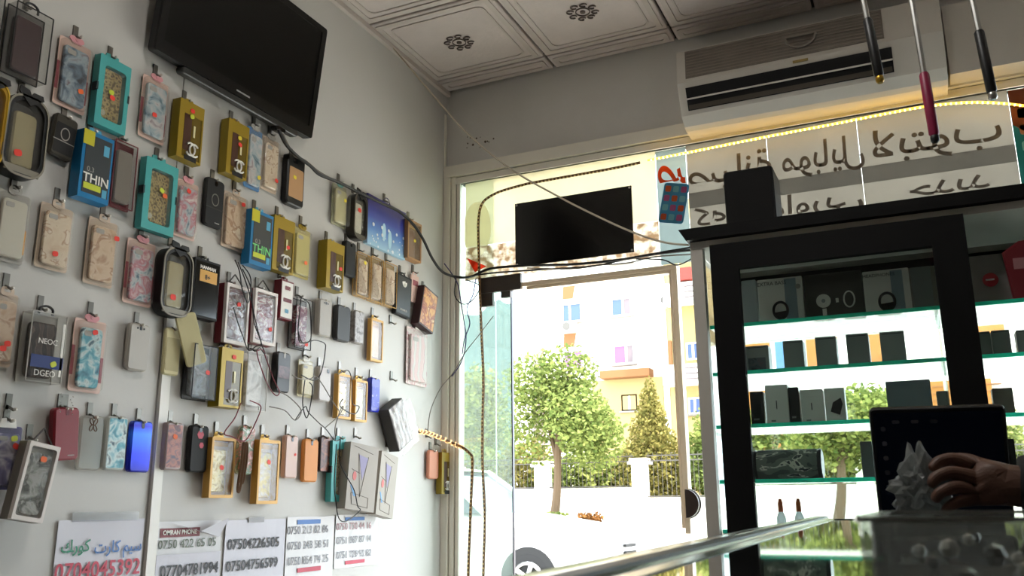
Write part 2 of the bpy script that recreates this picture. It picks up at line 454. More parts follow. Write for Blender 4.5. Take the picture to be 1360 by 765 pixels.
# grey sign panels with mirrored lettering (seen from behind)
F_let = film('letter_vinyl', '#857d74', .4)
zb1 = ony(1180, 217, YV).z; zb0 = ony(1180, 239, YV).z
sg = empty('sign_film', BF(-.19, .95, YV)); tag(sg, 'grey shop sign film with mirrored dark lettering above the cabinet', 'sign')
cutsx = (-.585, -.262, .075, .585); z0 = .95
for k in range(3):
    x0, x1 = cutsx[k]+.0006, cutsx[k+1]-.0006
    MB().bbox(x0, x1, 0, zb0-z0, 0, .001).build('lower_sheet', F_grey, sg)
    MB().bbox(x0, x1, zb0-z0, zb1-z0, 0, .0011).build('band', F_grey2, sg)
    MB().bbox(x0, x1, zb1-z0, 1.425-z0, 0, .001).build('upper_sheet', F_grey, sg)
# line 1: mirrored, so it starts on this side's left
L1 = '\ufe8f\ufeee\ufe98\ufe91\ufefb \ufede\ufbfe\ufe8e\ufe91\ufeee\ufee3 \ufe94\ufee7\ufe8e\ufbff\ufebb'.replace('\ufbfe', '\ufef3').replace('\ufbff', '\ufef4')
for wd, xx in zip(L1.split(' ')[::-1], ((-.415, .33), (-.06, .30), (.335, .43))): text(wd, .15, F_let, sg, (xx[0], (zb1-z0+1.425-z0)/2-.03, .0012), mirror=True, fit=xx[1], bold=.0015, name='sign_word')
L2 = '\ufeaa\ufef3\ufeaa\ufe9f   \ufef2\ufe91\ufead\ufeed\ufe8d\ufeed \ufeea\ufedb'
for wd, xx in (('\ufeea\ufedb', -.50), ('\ufef2\ufe91\ufead\ufeed\ufe8d\ufeed', -.10), ('\ufeaa\ufef3\ufeaa\ufe9f', .36)): text(wd, .105, F_let, sg, (xx, (zb0-z0)-.047, .0012), mirror=True, xs=1.3, bold=.0015, name='sign_word')
rp = decal('app_sticker', F_teal, .3956, .70, .93, 1.42, 'teal window sticker with rounded app icons behind the hanging poles')
for i in range(4):
    for j in range(5):
        MB().slab(.034, .038, .009, .0012, .0018, cx=-.115+.06*i, cy=.15+.062*j).build('app_icon', film('icon_mint' if (i+j) % 3 else 'icon_peach', '#9fd0c4' if (i+j) % 3 else '#e0a888', .5), rp)
MB().prism([(-.15, .36), (-.12, .33), (-.06, .37), (.0, .49), (-.15, .49)], .0012, .0018).build('red_swash', film('red_vinyl2', '#f0a48c', .9), rp)

# black poster on the glass
pz0, pz1 = .998, 1.287
bp = empty('black_poster', BF(-1.279, pz0, B-.006)); tag(bp, 'glossy black rectangular poster panel stuck on the upper glass', 'poster')
MB().bbox(-.268, .268, 0, pz1-pz0, 0, .006).build('panel', mat('poster_black', '#0b0a09', .16, bump=.05, bscale=12), bp)
for q in ((-.26, .008), (.26, .008), (-.26, .281), (.26, .281)):
    MB().disc(q[0], q[1], .005, .006, .008, 8).build('stud', M_steel, bp)

# ---------------------------------------------------------------- LED rope along the window head
def led(name, pts, lit, label, group='light strips round the window'):
    e = empty(name, loc=pts[-1]); o = -pts[-1]
    tag(e, label, 'light strip', group)
    path = crom(pts, 5)
    MB().tube(path, .0045 if lit else .0062, 6).build('tape', mat('led_tape_'+('on' if lit else 'off'), '#c79a3a' if lit else '#6b4a26', .5, emit=(1, .6, .06) if lit else None, es=.6), e, off=o)
    bd = MB(); acc = 0; last = path[0]
    for p in path[1:]:
        d = (p-last); L = d.length
        if L < 1e-6: continue
        t = 0
        while acc+ (L-t) >= .017:
            t += .017-acc; acc = 0; q = last+d*(t/L)
            bd.box(q+Vector((0, -.006, -.004)), (.006, .006, .006))
        acc += L-t; last = p
    b = bd.build('diode', mat('led_on', '#ffcf40', .4, emit=(1, .62, .08), es=4) if lit else mat('led_off', '#d8b878', .4), e, off=o); b['kind'] = 'stuff'
    return e
YL = B-.036
led('led_strip', [ony(x, y, YL) for x, y in ((860, 213), (933, 198.5), (1020, 181), (1102, 165.5), (1165, 153), (1228, 141.5), (1283, 136), (1330, 137), (1390, 143), (1450, 140))], True, 'glowing yellow light strip along the window head under the air conditioner')
led('led_strip', [ony(x, y, YL) for x, y in ((850, 216), (809, 224.6), (719, 240.6), (693, 246), (654, 259), (637, 280), (636, 343), (639, 430), (642, 500), (641, 560), (641, 616), (644, 687), (642, 765), (641, 900))], False, 'unlit brown light strip curving down beside the window jamb')
lp = [onx(x, y, -A+.045) for x, y in ((556, 573), (570, 575.5), (584, 581))]+[ony(x, y, YL-.02) for x, y in ((604, 590), (614, 594), (624, 602), (627.6, 612), (626, 657), (624, 710), (622, 765), (621, 900))]
led('led_strip', lp, False, 'light strip with a pale coiled end hung from the corner hook')
ck = MB()
pa = crom(lp[:5], 12)
hel = [p+Vector((math.cos(i*1.6)*.009, 0, math.sin(i*1.6)*.009)) for i, p in enumerate(pa)]
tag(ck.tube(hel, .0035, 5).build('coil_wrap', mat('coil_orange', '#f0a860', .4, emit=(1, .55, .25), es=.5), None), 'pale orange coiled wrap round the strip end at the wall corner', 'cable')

# ---------------------------------------------------------------- air conditioner
ac = empty('air_conditioner', frame((1, 0, 0), (0, 0, 1), (-.27, 3.41, 1.44)))   # local z into the room
tag(ac, 'old white wall air conditioner above the shop window', 'air conditioner')
W = .95
prof = [(0, .0), (.0, .315), (.17, .315), (.20, .30), (.212, .16), (.206, .145), (.165, .04), (.13, .008), (.1, 0)]   # (out, up)
def xprism(mb, prof, x0, x1):
    n = len(prof)
    v = [(x0, u, o) for o, u in prof]+[(x1, u, o) for o, u in prof]
    f = [(i, (i+1) % n, n+(i+1) % n, n+i) for i in range(n)]+[tuple(range(n))[::-1], tuple(range(n, 2*n))]
    return mb.add(v, f)
M_ac = mat('aged_white_plastic', '#d2ccc2', .5, vary=.05, vscale=5); M_acg = mat('dusty_grille', '#857b71', .7, vary=.15, vscale=12)
xprism(MB(), prof, -W/2, W/2).build('housing', M_ac, ac)
def onface(u0, u1, x0, x1, lift, th, mm, nm, par=ac):
    # strip on the sloped outlet face between fractions u0..u1 of the slope
    a = Vector((0, .145, .206)); b = Vector((0, .04, .165)); d = b-a; nrm = Vector((0, -d.z, d.y)).normalized()
    if nrm.z < 0: nrm = -nrm
    p = a+d*u0; q = a+d*u1; v = []
    for x in (x0, x1):
        for pt in (p, q):
            for l in (lift, lift+th): w_ = pt+nrm*l; v.append((x, w_.y, w_.z))
    return MB().add(v, [(0, 1, 3, 2), (4, 6, 7, 5), (0, 4, 5, 1), (2, 3, 7, 6), (0, 2, 6, 4), (1, 5, 7, 3)]).build(nm, mm, par)
onface(.05, .85, -W/2+.03, W/2-.17, .0, .003, M_matte, 'air_outlet')
onface(.42, .47, -W/2+.03, W/2-.17, .003, .012, M_ac, 'louver')
onface(.66, .82, -W/2+.035, W/2-.175, .003, .006, mat('dusty_flap', '#4c443b', .7), 'louver')
MB().add([(x, u, .2005+.0115*(1-(u-.16)/.14)+l) for x in (-W/2+.035, W/2-.19) for u in (.175, .295) for l in (0.0, .004)], [(0, 1, 3, 2), (4, 6, 7, 5), (0, 4, 5, 1), (2, 3, 7, 6), (0, 2, 6, 4), (1, 5, 7, 3)]).build('front_grille', M_acg, ac)
for k in range(9):
    u = .182+k*.0128
    MB().bbox(-W/2+.04, W/2-.195, u, u+.003, .2065+.0115*(1-(u-.16)/.14), .2088+.0115*(1-(u-.16)/.14)).build('grille_slat', mat('dusty_slat', '#988e83', .7), ac)
pts = [(.058*math.cos(PI+PI*i/14), .252+.05*math.sin(PI+PI*i/14)) for i in range(15)]
pi_ = [(.050*math.cos(PI+PI*i/14), .249+.042*math.sin(PI+PI*i/14)) for i in range(15)]
MB().ring(pts, pi_, .205, .224).build('badge_rim', mat('badge_silver', '#8e877c', .3, .4), ac)
MB().bbox(-.035, .02, .149, .158, .21, .2145).build('logo_plate', mat('ac_gold', '#8d7a48', .4, .6), ac)
tk = MB().bbox(.215, .9, 3.29, 3.412, 1.47, 1.74).build('pipe_trunking', M_ac); tag(tk, 'boxed white pipe duct on the wall to the right of the air conditioner', 'pipe duct')
# stained specks on the plaster
for k in range(14):
    q = ony(636+random.uniform(-18, 28), 190+random.uniform(-9, 9), B)
    o = MB().disc(0, 0, random.uniform(.002, .006), 0, .0006, 7).build('stain_speck', mat('stain', '#57483a', .9), wb); o.matrix_world = BF(q.x, q.z, B-.0002)

# ---------------------------------------------------------------- television
b0 = onx(205, 64, -1.85); b1 = onx(413, 185, -1.85)
yc = (b0.y+b1.y)/2; tw = b1.y-b0.y; zb = (b0.z+b1.z)/2
tr = ony(434, 40, b1.y)
th_, lean = math.hypot(tr.z-zb, tr.x+1.85), math.degrees(math.atan2(tr.x+1.85, tr.z-zb))
tv = empty('television', LF(yc, zb, A-1.85) @ Matrix.Rotation(math.radians(lean), 4, 'X'))
tag(tv, 'flat black television mounted high on the left wall, tilted forward', 'television')
MB().slab(tw, th_, .01, -.028, -.004, .002, 0, th_/2).build('housing', M_black, tv)
MB().slab(tw*.6, th_*.6, .02, -.038, -.028, 0, 0, th_*.6).build('rear_cover', M_matte, tv)
MB().ring(rrect(tw, th_, .01, 4, 0, th_/2), rrect(tw-.05, th_-.06, .003, 4, 0, th_/2+.008), -.004, .004).build('bezel', mat('tv_bezel', '#0a0a0a', .35, spec=.3), tv)
MB().bbox(-tw/2+.02, tw/2-.02, .028, th_-.02, -.004, .001).build('screen', mat('tv_screen', '#030303', .3, spec=.25), tv)
MB().bbox(-.03, .03, .014, .019, .004, .005).build('logo', mat('tv_logo', '#8d8d8d', .4), tv)
sb = MB(); sb.slab(tw*.75, .022, .01, -.026, .0, .003, .02, -.010); sb.build('speaker_bar', mat('tv_trim', '#2b2a29', .35), tv)
MB().slab(.05, .02, .008, -.022, .0, .003, tw*.28, -.024).build('sensor', M_blackgloss, tv)
bk = empty('tv_bracket', LF(yc, zb+.08, 0)); tag(bk, 'black steel wall bracket behind the television', 'bracket')
MB().bbox(-.12, .12, -.03, .2, 0, .004).build('wall_plate', M_matte, bk)
for s_ in (-.1, .1): MB().bbox(s_-.008, s_+.008, 0, .2, .004, .03).build('arm', M_matte, bk)
cmx = MB().box((onx(388, -6, -1.70)), (.03, .05, .03)).build('camera_mount', M_black, tv) if False else None
# ================================================================ GOODS HUNG ON THE LEFT WALL
CLEAR = glassy('clear_plastic', (.96, .96, .95), .018, .08, haze=.06, hazecol=(.85, .83, .8), wrinkle=.25, wscale=35, fres=.09)
CLEARB = glassy('clear_box_plastic', (.9, .9, .89), .02, .05, haze=.04, hazecol=(.8, .78, .75), fres=.15)
CRINK = glassy('crinkled_film', (.95, .95, .95), .16, .12, haze=.22, hazecol=(.85, .83, .82), wrinkle=1.0, wscale=45)
M_hook = mat('hook_metal', '#77736d', .32, .8); M_tip = mat('hook_tip', '#e8e4da', .15, .3)
M_red = mat('price_red', '#e63a2a', .6); M_lime = mat('price_lime', '#c9d23a', .6); M_yel = mat('price_yellow', '#e6cf3c', .6)
M_orange = mat('price_orange', '#ee6a2c', .6)
STK = {'r': M_red, 'l': M_lime, 'y': M_yel, 'o': M_orange}
P_girl = [pat('print_girl_a', ['#2d3138', '#5d6f80', '#9aa8b0', '#6a4a52'], 'noise', 26, .35), pat('print_girl_b', ['#4a6a78', '#9fb0b8', '#c9c4c2', '#7c6570'], 'noise', 26, .35),
          pat('print_girl_c', ['#4a6a80', '#b9c0c4', '#b8707c', '#e0d8d4'], 'noise', 30, .35)]
P_lace = pat('print_lace', ['#c4a284', '#d6bda2', '#a57c60', '#dfcdb6'], 'noise', 24, .3, stops=[.3, .52, .6, .66])
P_lace2 = pat('print_lace_pale', ['#d2b99d', '#ddcbb2', '#b08a6c', '#e2d3bf'], 'noise', 32, .3, stops=[.3, .54, .6, .66])
P_leo = pat('print_leopard', ['#3b3325', '#8a7850', '#b9a36b', '#6b5a3a'], 'vor', 85, .35, stops=[.1, .3, .5, .75])
P_flower = pat('print_flower', ['#6a2036', '#7a2840', '#d8c8c2', '#8a3044'], 'noise', 34, .3, stops=[.3, .5, .56, .62])
P_dark = pat('print_dark', ['#3a141c', '#5c1e28', '#b9a9a4', '#54202a'], 'noise', 34, .3, stops=[.3, .54, .6, .66])
P_sky = pat('print_blue', ['#1c5c72', '#58a3b4', '#cfe0df', '#274a5a'], 'noise', 36, .3)
P_gold = pat('print_gold', ['#8a6a2a', '#cdb67a', '#ddcfa2', '#80601f'], 'noise', 50, .3, .2)
P_silver = pat('print_silver', ['#8a8886', '#e6e4e0', '#55524f', '#f5f3ee'], 'noise', 30, .18, .5)
P_tang = pat('print_animals', ['#e8962e', '#d9d2c6', '#9a8c80', '#f0b050'], 'cell', 60, .35, stops=[0, .3, .55, .8], hard=True)
M_gold = mat('gold_card', '#a08524', .4, .25); M_goldside = mat('gold_card_side', '#8f7a14', .4, .2)
M_goldf = mat('gold_frame', '#c39444', .45, .15); M_brown = mat('brown_case', '#4a2c20', .4)
M_teal = mat('teal_card', '#48a6a4', .45); M_tealclip = mat('dark_clip', '#142a2e', .5)
M_pinkc = mat('pink_card', '#dbb9ac', .5); M_pink = mat('pink_tab', '#d9969c', .5); M_rose = mat('rose_band', '#9a4650', .5)
M_beigec = mat('beige_card', '#cdb8a4', .5); M_greyc = mat('grey_card', '#a9a49d', .5)
M_navy = mat('navy_band', '#1c2f6e', .4); M_blue = mat('box_blue', '#1a78ad', .35); M_ltblue = mat('light_blue', '#5aa9c9', .4)
M_maroon = mat('maroon_card', '#6f1f28', .45); M_wframe = mat('white_frame_card', '#e2d9d3', .5)
M_cream = mat('cream_case', '#d9cf9f', .5); M_print_w = mat('print_white', '#eeeae2', .5); M_print_k = mat('print_black', '#121214', .5)
M_camera = mat('camera_hole', '#1a1a1b', .25)
hook_m = MB(); hook_m.bbox(-.0075, .0075, -.010, .026, 0, .004)
hook_m.tube([(0, -.003, .002), (0, -.008, .014), (0, -.013, .022), (0, -.012, .027)], .003, 6); hook_m = hook_m.mesh('hook'); hook_m.materials.append(M_hook)
tip_m = MB().lathe([(.0, -.004), (.0036, -.003), (.004, .001), (.0025, .004), (.0, .005)], 8, c=(0, -.011, .028)).mesh('hook_tip'); tip_m.materials.append(M_tip)
def hook_at(y, z):
    h = link('hook', hook_m, wl); h.matrix_world = LF(y, z, .0)
    link('hook_tip', tip_m, h)

def sticker(root, w, h, sx, sy, z, k='r', s=.016):
    c = (sx*w, sy*h+h/2); a = random.uniform(-.5, .5)
    MB().prism([(c[0]+x*math.cos(a)-y*math.sin(a), c[1]+x*math.sin(a)+y*math.cos(a)) for x, y in rrect(s, s*.8, s*.3, 3)], z, z+.0008).build('price_sticker', STK[k], root)
def tabtop(root, w, h, m, z, style='bow'):
    o = (0, h, 0)
    if style == 'bow':
        mb = MB(); mb.disc(-.011, .006, .011, z-.001, z+.001, 10, .008); mb.disc(.011, .006, .011, z-.001, z+.001, 10, .008); mb.disc(0, .006, .005, z-.001, z+.002, 8); mb.bbox(-.014, .014, -.006, .004, z-.0009, z+.0009)
    elif style == 'flap':
        mb = MB(); mb.prism([(-.022, -.004), (.022, -.004), (.017, .016), (.006, .018), (.004, .008), (-.004, .008), (-.006, .018), (-.017, .016)], z-.001, z+.001)
    else:
        mb = MB(); mb.ring(rrect(.034, .022, .009, 3, 0, .004), rrect(.018, .007, .003, 3, 0, .006), z-.001, z+.001)
    mb.build('hang_tab', m, root, off=o)

def t_blister(root, w, h, o):
    t = o.get('t', .018); off = (0, h/2, 0)
    MB().slab(w, h, .006, 0, .0015).build('backing_card', o.get('card', M_pinkc), root, off)
    iw, ih = w*o.get('iw', .78), h*o.get('ih', .82); cy = -h*.03
    c = MB().slab(iw, ih, .010, .004, .012, .002, 0, cy).build('phone_case', o.get('case', P_girl[0]), root, off, smooth=True)
    MB().slab(iw*.34, ih*.09, .004, .012, .0128, 0, -iw*.22, cy+ih*.40).build('camera_hole', o.get('hole', M_greyc), c, off)
    if o.get('band'): MB().bbox(-w/2, -w/2+w*.09, -h*.28, h*.12, .0015, .0024).build('colour_band', o['band'], root, off); MB().bbox(w/2-w*.09, w/2, -h*.35, 0, .0015, .0024).build('colour_band', o['band'], root, off)
    MB().slab(w*.94, h*.93, .008, .0016, t, .006).build('blister_shell', CLEAR, root, off, smooth=True)
    tabtop(root, w, h, o.get('tab', M_pink), .004, o.get('tabstyle', 'bow'))
    for s in o.get('st', ()): sticker(root, w, h, s[0], s[1], t+.0002, s[2])
def t_goldbox(root, w, h, o):
    t = o.get('t', .032); off = (0, h/2, 0)
    MB().bbox(-w/2, w/2, -h/2, h/2, 0, t-.0025).build('box_body', M_goldside, root, off)
    MB().ring([(-w/2, -h/2), (w/2, -h/2), (w/2, h/2), (-w/2, h/2)], [(-w*.30, -h*.46), (w*.44, -h*.46), (w*.44, h*.28), (-w*.30, h*.28)], t-.0025, t).build('front_face', o.get('face', M_gold), root, off)
    MB().bbox(-w*.30, w*.44, -h*.46, h*.28, t-.0024, t-.0018).build('window', mat('gold_window', '#6d5a24', .25), root, off)
    MB().slab(w*.30, h*.62, .006, t-.0018, t-.0006, 0, -w*.13, -h*.03).build('phone_case', M_brown, root, off)
    lg = MB(); cy = -h*.30; r = w*.19
    for s in (-1, 1):
        pts = []
        for i in range(13):
            a = math.radians(42+276*i/12); x = math.cos(a)*r; y = math.sin(a)*r
            pts.append((s*(x+r*.42)+w*.10, y*1.05+cy, t+.0012))
        lg.tube(pts, r*.16, 5)
    lg.build('emblem', o.get('lg', M_print_w), root, off)
    MB().bbox(w*.10, w*.17, -h*.08, h*.12, t, t+.0012).build('charm', mat('pale_gold', '#e3d9a6', .3), root, off)
    if o.get('k', 1): MB().bbox(-w*.2, w*.3, -h*.5, -h*.42, t, t+.0007).build('base_patch', M_print_k, root, off)
    tabtop(root, w, h, M_gold, t*.5, 'slot')
    for s in o.get('st', ()): sticker(root, w, h, s[0], s[1], t+.0012, s[2])
def t_tealbox(root, w, h, o):
    t = .024; off = (0, h/2, 0)
    MB().bbox(-w/2, w/2, -h/2, h/2, 0, .003).build('box_back', M_teal, root, off)
    MB().ring(rrect(w, h, .003), rrect(w*.68, h*.76, .01, 4, w*.02, -h*.01), .003, t).build('box_frame', M_teal, root, off)
    c = MB().slab(w*.62, h*.73, .012, .004, .015, .003, w*.02, -h*.01).build('phone_case', P_leo, root, off, smooth=True)
    MB().disc(-w*.2, -h*.29, .008, .015, .0158, 12).build('round_label', mat('silver_label', '#bdb8a4', .4), c, off)
    MB().bbox(-w*.33, w*.37, -h*.39, h*.37, .0215, .022).build('window', CLEAR, root, off)
    for s in (-1, 1): MB().bbox(s*w*.5-.004, s*w*.5+.0015, -h*.03, h*.08, .006, t+.001).build('side_clip', M_tealclip, root, off)
    mb = MB(); mb.prism([(-w*.22, 0), (w*.22, 0), (w*.2, .018), (w*.07, .02), (w*.05, .008), (-w*.05, .008), (-w*.07, .02), (-w*.2, .018)], .004, .007); mb.build('hang_tab', M_teal, root, (0, h, 0))
    for s in o.get('st', ()): sticker(root, w, h, s[0], s[1], .0222, s[2])
def t_case(root, w, h, o):
    t = o.get('t', .013); off = (0, h/2, 0); r = o.get('r', w*.16)
    MB().slab(w, h, r, .0, t, min(.004, t*.35), n=5).build('shell', o.get('m', M_matte), root, off, smooth=True)
    cs = o.get('cam', 'slot')
    if cs == 'slot': MB().slab(w*.16, h*.10, w*.07, t, t+.0009, 0, o.get('cx', 0)*w, h*.40).build('camera_hole', o.get('cm', M_camera), root, off)
    if cs == 'square': MB().slab(w*.2, w*.2, w*.04, t, t+.0009, 0, o.get('cx', 0)*w, h*.38).build('camera_hole', M_camera, root, off)
    if cs == 'row':
        for k in (-1, 0, 1): MB().slab(w*(.11 if k == 0 else .07), w*(.13 if k == 0 else .08), w*.03, t, t+.0009, 0, k*w*.15, h*.40).build('camera_hole', M_camera, root, off)
    if cs == 'notch': MB().slab(w*.13, h*.14, w*.05, t, t+.0009, 0, 0, h*.42).build('camera_hole', o.get('cm', M_camera), root, off)
    if o.get('art'): MB().slab(w*.82, h*o.get('ah', .6), w*.06, t, t+.0006, 0, 0, h*o.get('ay', -.06)).build('printed_panel', o['art'], root, off)
    if o.get('emb'):
        m2 = o['emb']
        MB().ring([(w*.2*math.cos(2*PI*i/18), w*.2*1.3*math.sin(2*PI*i/18)+h*.06) for i in range(18)], [(w*.165*math.cos(2*PI*i/18), w*.165*1.3*math.sin(2*PI*i/18)+h*.06) for i in range(18)], t, t+.001).build('ring_emblem', m2, root, off)
    if o.get('bar'): MB().bbox(-w*.46, w*.46, -h*.13, -h*.11, t, t+.0008).build('ridge', o['bar'], root, off)
    for s in o.get('st', ()): sticker(root, w, h, s[0], s[1], t+.0009, s[2], o.get('ss', .016))
    if o.get('plate'): MB().bbox(w*.05, w*.3, -h*.42, -h*.40, t, t+.0006).build('nameplate', M_greyc, root, off)
def t_thin(root, w, h, o):
    t = .034; off = (0, h/2, 0)
    MB().bbox(-w/2, w/2, -h/2, h/2, 0, t).build('box_body', M_blue, root, off)
    MB().bbox(-w*.40, w*.44, -h*.42, h*.44, t, t+.0008).build('front_panel', mat('slate_panel', '#3d4245', .3), root, off)
    MB().bbox(-w/2, -w*.15, h*.28, h*.5, t*.99, t+.0012).build('corner_patch', mat('lemon_patch', '#c9c02e', .4), root, off)
    MB().bbox(w*.18, w*.36, h*.2, h*.36, t+.0008, t+.0016).build('bar_label', M_ltblue, root, off)
    text('THIN', w*.36, o.get('tm', M_print_w), root, (w*.02, h*.5-h*.20, t+.0012), bold=.0004)
    text('0.3', w*.2, M_greyc, root, (-w*.18, h*.5-h*.07, t+.0012))
    MB().bbox(-w*.36, w*.2, -h*.36, -h*.27, t+.0008, t+.0014).build('lime_strip', M_lime, root, off)
    MB().bbox(w*.25, w*.40, -h*.42, -h*.30, t+.0008, t+.0014).build('pale_badge', M_ltblue, root, off)
    tabtop(root, w, h, M_ltblue, t*.5, 'flap')
def t_oval(root, w, h, o):
    t = .034; off = (0, h/2, 0)
    def outl(sw, sh):
        pts = []
        for x, y in rrect(w*sw, h*sh, w*.36*sw, 6): 
            k = 1-.10*max(0, (y/(h*sh))); pts.append((x*k, y))
        return pts
    MB().ring(outl(1, 1), outl(.80, .86), 0, t).build('rim', o.get('rim', M_black), root, off, smooth=True)
    MB().prism(outl(.9, .95), 0, .004).build('backing', mat('holder_back', '#2c2926', .5), root, off)
    c = MB().slab(w*.55, h*.68, .012, .006, .022, .004, w*.04, -h*.03).build('phone_case', o.get('case', mat('champagne_case', '#b3a67f', .25, .2)), root, off, smooth=True)
    pl = [(x, y) for x, y in outl(.97, .97)]
    MB().ring([p for p in outl(1.0, 1.0)], [p for p in outl(.93, .95)], t, t+.003).build('front_bezel', o.get('bez', mat('holder_grey', '#8c8577', .4)), root, off)
    MB().bbox(-w*.40, w*.40, -h*.46, -h*.385, t-.003, t+.001).build('base_label', o.get('bez', mat('holder_grey', '#8c8577', .4)), root, off)
    MB().prism(outl(.86, .90), t-.006, t-.0055).build('window', CLEAR, root, off)
    mb = MB(); mb.prism([(-.032, .004), (0, -.024), (.034, .0), (.03, .012), (.006, .012), (.0, .002), (-.006, .014), (-.03, .018)], .033, .037); mb.build('hang_tab', M_black, root, (0, h, 0))
    for s in o.get('st', ()): sticker(root, w, h, s[0], s[1], t-.0054, s[2], .02)
def t_window(root, w, h, o):
    t = o.get('t', .038); off = (0, h/2, 0)
    MB().bbox(-w/2, w/2, -h/2, h/2, 0, t-.012).build('box_body', o.get('body', M_maroon), root, off)
    MB().ring(rrect(w, h, .002), rrect(w*.83, h*.89, .006), t-.012, t).build('front_frame', o.get('fr', M_wframe), root, off)
    c = MB().slab(w*.74, h*.78, .01, t-.012, t-.005, .002, 0, -h*.02).build('phone_case', o.get('case', P_flower), root, off, smooth=True)
    MB().bbox(-w*.415, w*.415, -h*.445, h*.445, t-.0025, t-.002).build('window', CLEAR, root, off)
    if o.get('loop', 1): MB().tube(crom([(-w*.34, h/2, t*.6), (-w*.05, h/2+.032, t*.5), (0, h/2+.036, t*.5), (w*.05, h/2+.032, t*.5), (w*.36, h/2, t*.6)], 4), .0022, 5).build('cord_loop', mat('grey_cord', '#57524f', .7), root, off)
    for s in o.get('st', ()): sticker(root, w, h, s[0], s[1], t-.0015, s[2])
def t_goldframe(root, w, h, o):
    t = o.get('t', .016); off = (0, h/2, 0)
    MB().slab(w, h, .003, 0, .003).build('backing_card', o.get('card', M_beigec), root, off)
    MB().ring(rrect(w, h, .004), rrect(w*.84, h*.90, .003), .003, t).build('gold_border', o.get('fr', M_goldf), root, off)
    c = MB().slab(w*.62, h*.70, .008, .003, .011, .002, 0, -h*.05).build('phone_case', o.get('case', P_gold), root, off, smooth=True)
    if o.get('head', 1): MB().bbox(-w*.40, w*.40, h*.36, h*.43, .003, .006).build('gold_header', M_goldf, root, off)
    MB().bbox(-w*.43, w*.43, -h*.46, h*.46, t-.002, t-.0015).build('window', CLEAR, root, off)
    tabtop(root, w, h, o.get('tab', mat('gold_tab', '#c79a34', .35, .3)), .004, 'flap')
    for s in o.get('st', ()): sticker(root, w, h, s[0], s[1], t+.0002, s[2])
def t_clearbox(root, w, h, o):
    t = o.get('t', .036); off = (0, h/2, 0)
    MB().bbox(-w/2, w/2, -h/2, h/2, .0, .002).build('backing_card', o.get('card', mat('smoke_card', '#6e6a66', .5)), root, off)
    MB().bbox(-w/2, w/2, -h/2, h/2, .002, t).build('clear_box', CLEARB, root, off)
    e = MB()
    for x in (-w/2, w/2):
        for z in (.003, t): e.box((x, 0, z), (.0022, h, .0022))
    for y in (-h/2, h/2):
        for z in (.003, t): e.box((0, y, z), (w, .0022, .0022))
    e.build('box_edging', o.get('edge', M_matte), root, off)
    c = MB().slab(w*.74, h*.80, .01, .006, .020, .003, 0, -h*.03).build('phone_case', o.get('case', mat('dark_plum_case', '#3c2226', .35)), root, off, smooth=True)
    if o.get('band'): MB().bbox(-w*.42, w*.5, -h*.30, -h*.12, t, t+.0012).build('label_band', o['band'], root, off)
    if o.get('txt'):
        for s, y, z in o['txt']: text(s, w*z, M_print_w, root, (0, h/2+y*h, t+.0016))
    if o.get('strip'): MB().bbox(w*.40, w*.47, -h*.40, h*.38, t+.0002, t+.0012).build('painted_glare_strip', M_print_w, root, off)  # white strip near the right edge: glare painted as a solid
    if o.get('handle', 1): MB().tube(crom([(-.018, h/2, t*.5), (-.016, h/2+.014, t*.55), (0, h/2+.019, t*.6), (.016, h/2+.013, t*.55), (.018, h/2, t*.5)], 4), .003, 6).build('handle', M_black, root, off)
    for s in o.get('st', ()): sticker(root, w, h, s[0], s[1], t+.0014, s[2])
def t_box(root, w, h, o):
    t = o.get('t', .03); off = (0, h/2, 0)
    MB().bbox(-w/2, w/2, -h/2, h/2, 0, t).build('box_body', o.get('m', M_matte), root, off)
    fr = MB(); fr.bbox(-w*.46, w*.46, -h*.46, h*.46, t, t+.0008)
    fr.build('front_panel', o.get('front', M_black), root, off)
    if o.get('lab'): MB().bbox(-w*.30, w*.38, h*o.get('l0', .12), h*o.get('l1', .32), t+.0008, t+.0016).build('front_label', o['lab'], root, off)
    for s, y, z, mm in o.get('txt', ()): text(s, w*z, mm, root, (0, h/2+y*h, t+.002), bold=.0004)
    if o.get('tab', 1): tabtop(root, w, h, o.get('m', M_matte), t*.5, 'slot')
    for s in o.get('st', ()): sticker(root, w, h, s[0], s[1], t+.0018, s[2])
TYPES = dict(blister=t_blister, goldbox=t_goldbox, teal=t_tealbox, case=t_case, thin=t_thin, oval=t_oval, window=t_window, goldframe=t_goldframe, clearbox=t_clearbox, box=t_box)
TH = dict(blister=.018, goldbox=.032, teal=.024, case=.013, thin=.034, oval=.034, window=.038, goldframe=.016, clearbox=.036, box=.03)
GRP = 'phone accessories hung on the left wall'
def hang(ty, xl, xr, yt, yb, name, label, cat, hook=True, gap=.008, rot=0, yaw=0, **o):
    t = o.get('t', TH[ty]); X = -A+gap+t
    xm, ym = (xl+xr)/2, (yt+yb)/2
    c = onx(xm, ym, X)
    w = onx(xr, ym, X).y-onx(xl, ym, X).y
    lean = (xm-635)/(ym+4700)
    h = onx(xm-lean*(ym-yt), yt, X).z-onx(xm+lean*(yb-ym), yb, X).z
    M = LF(c.y, c.z, gap, rot, yaw) @ Matrix.Translation((0, -h/2, 0))
    r = empty(name, M); tag(r, label, cat, GRP)
    TYPES[ty](r, w, h, o)
    if hook:
        top = M @ Vector((0, h+(.016 if ty != 'case' else .002), 0)); hook_at(top.y, top.z+.006)
    return r
PK, PC, PB = 'phone_case_package', 'phone_case', 'phone_case_box'
CC, CB = 'phone case', 'boxed phone case'
B1 = dict(card=M_pinkc, band=M_rose)
hang('clearbox', -42, 4, -22, 74, PK, 'clear phone case box cut off by the photo edge at the very top', CC, case=mat('smoke_case', '#b9b6b0', .4))
hang('clearbox', 17, 68, 13, 101, PK, 'clear box with a dark plum case and black handle, topmost row', CC)
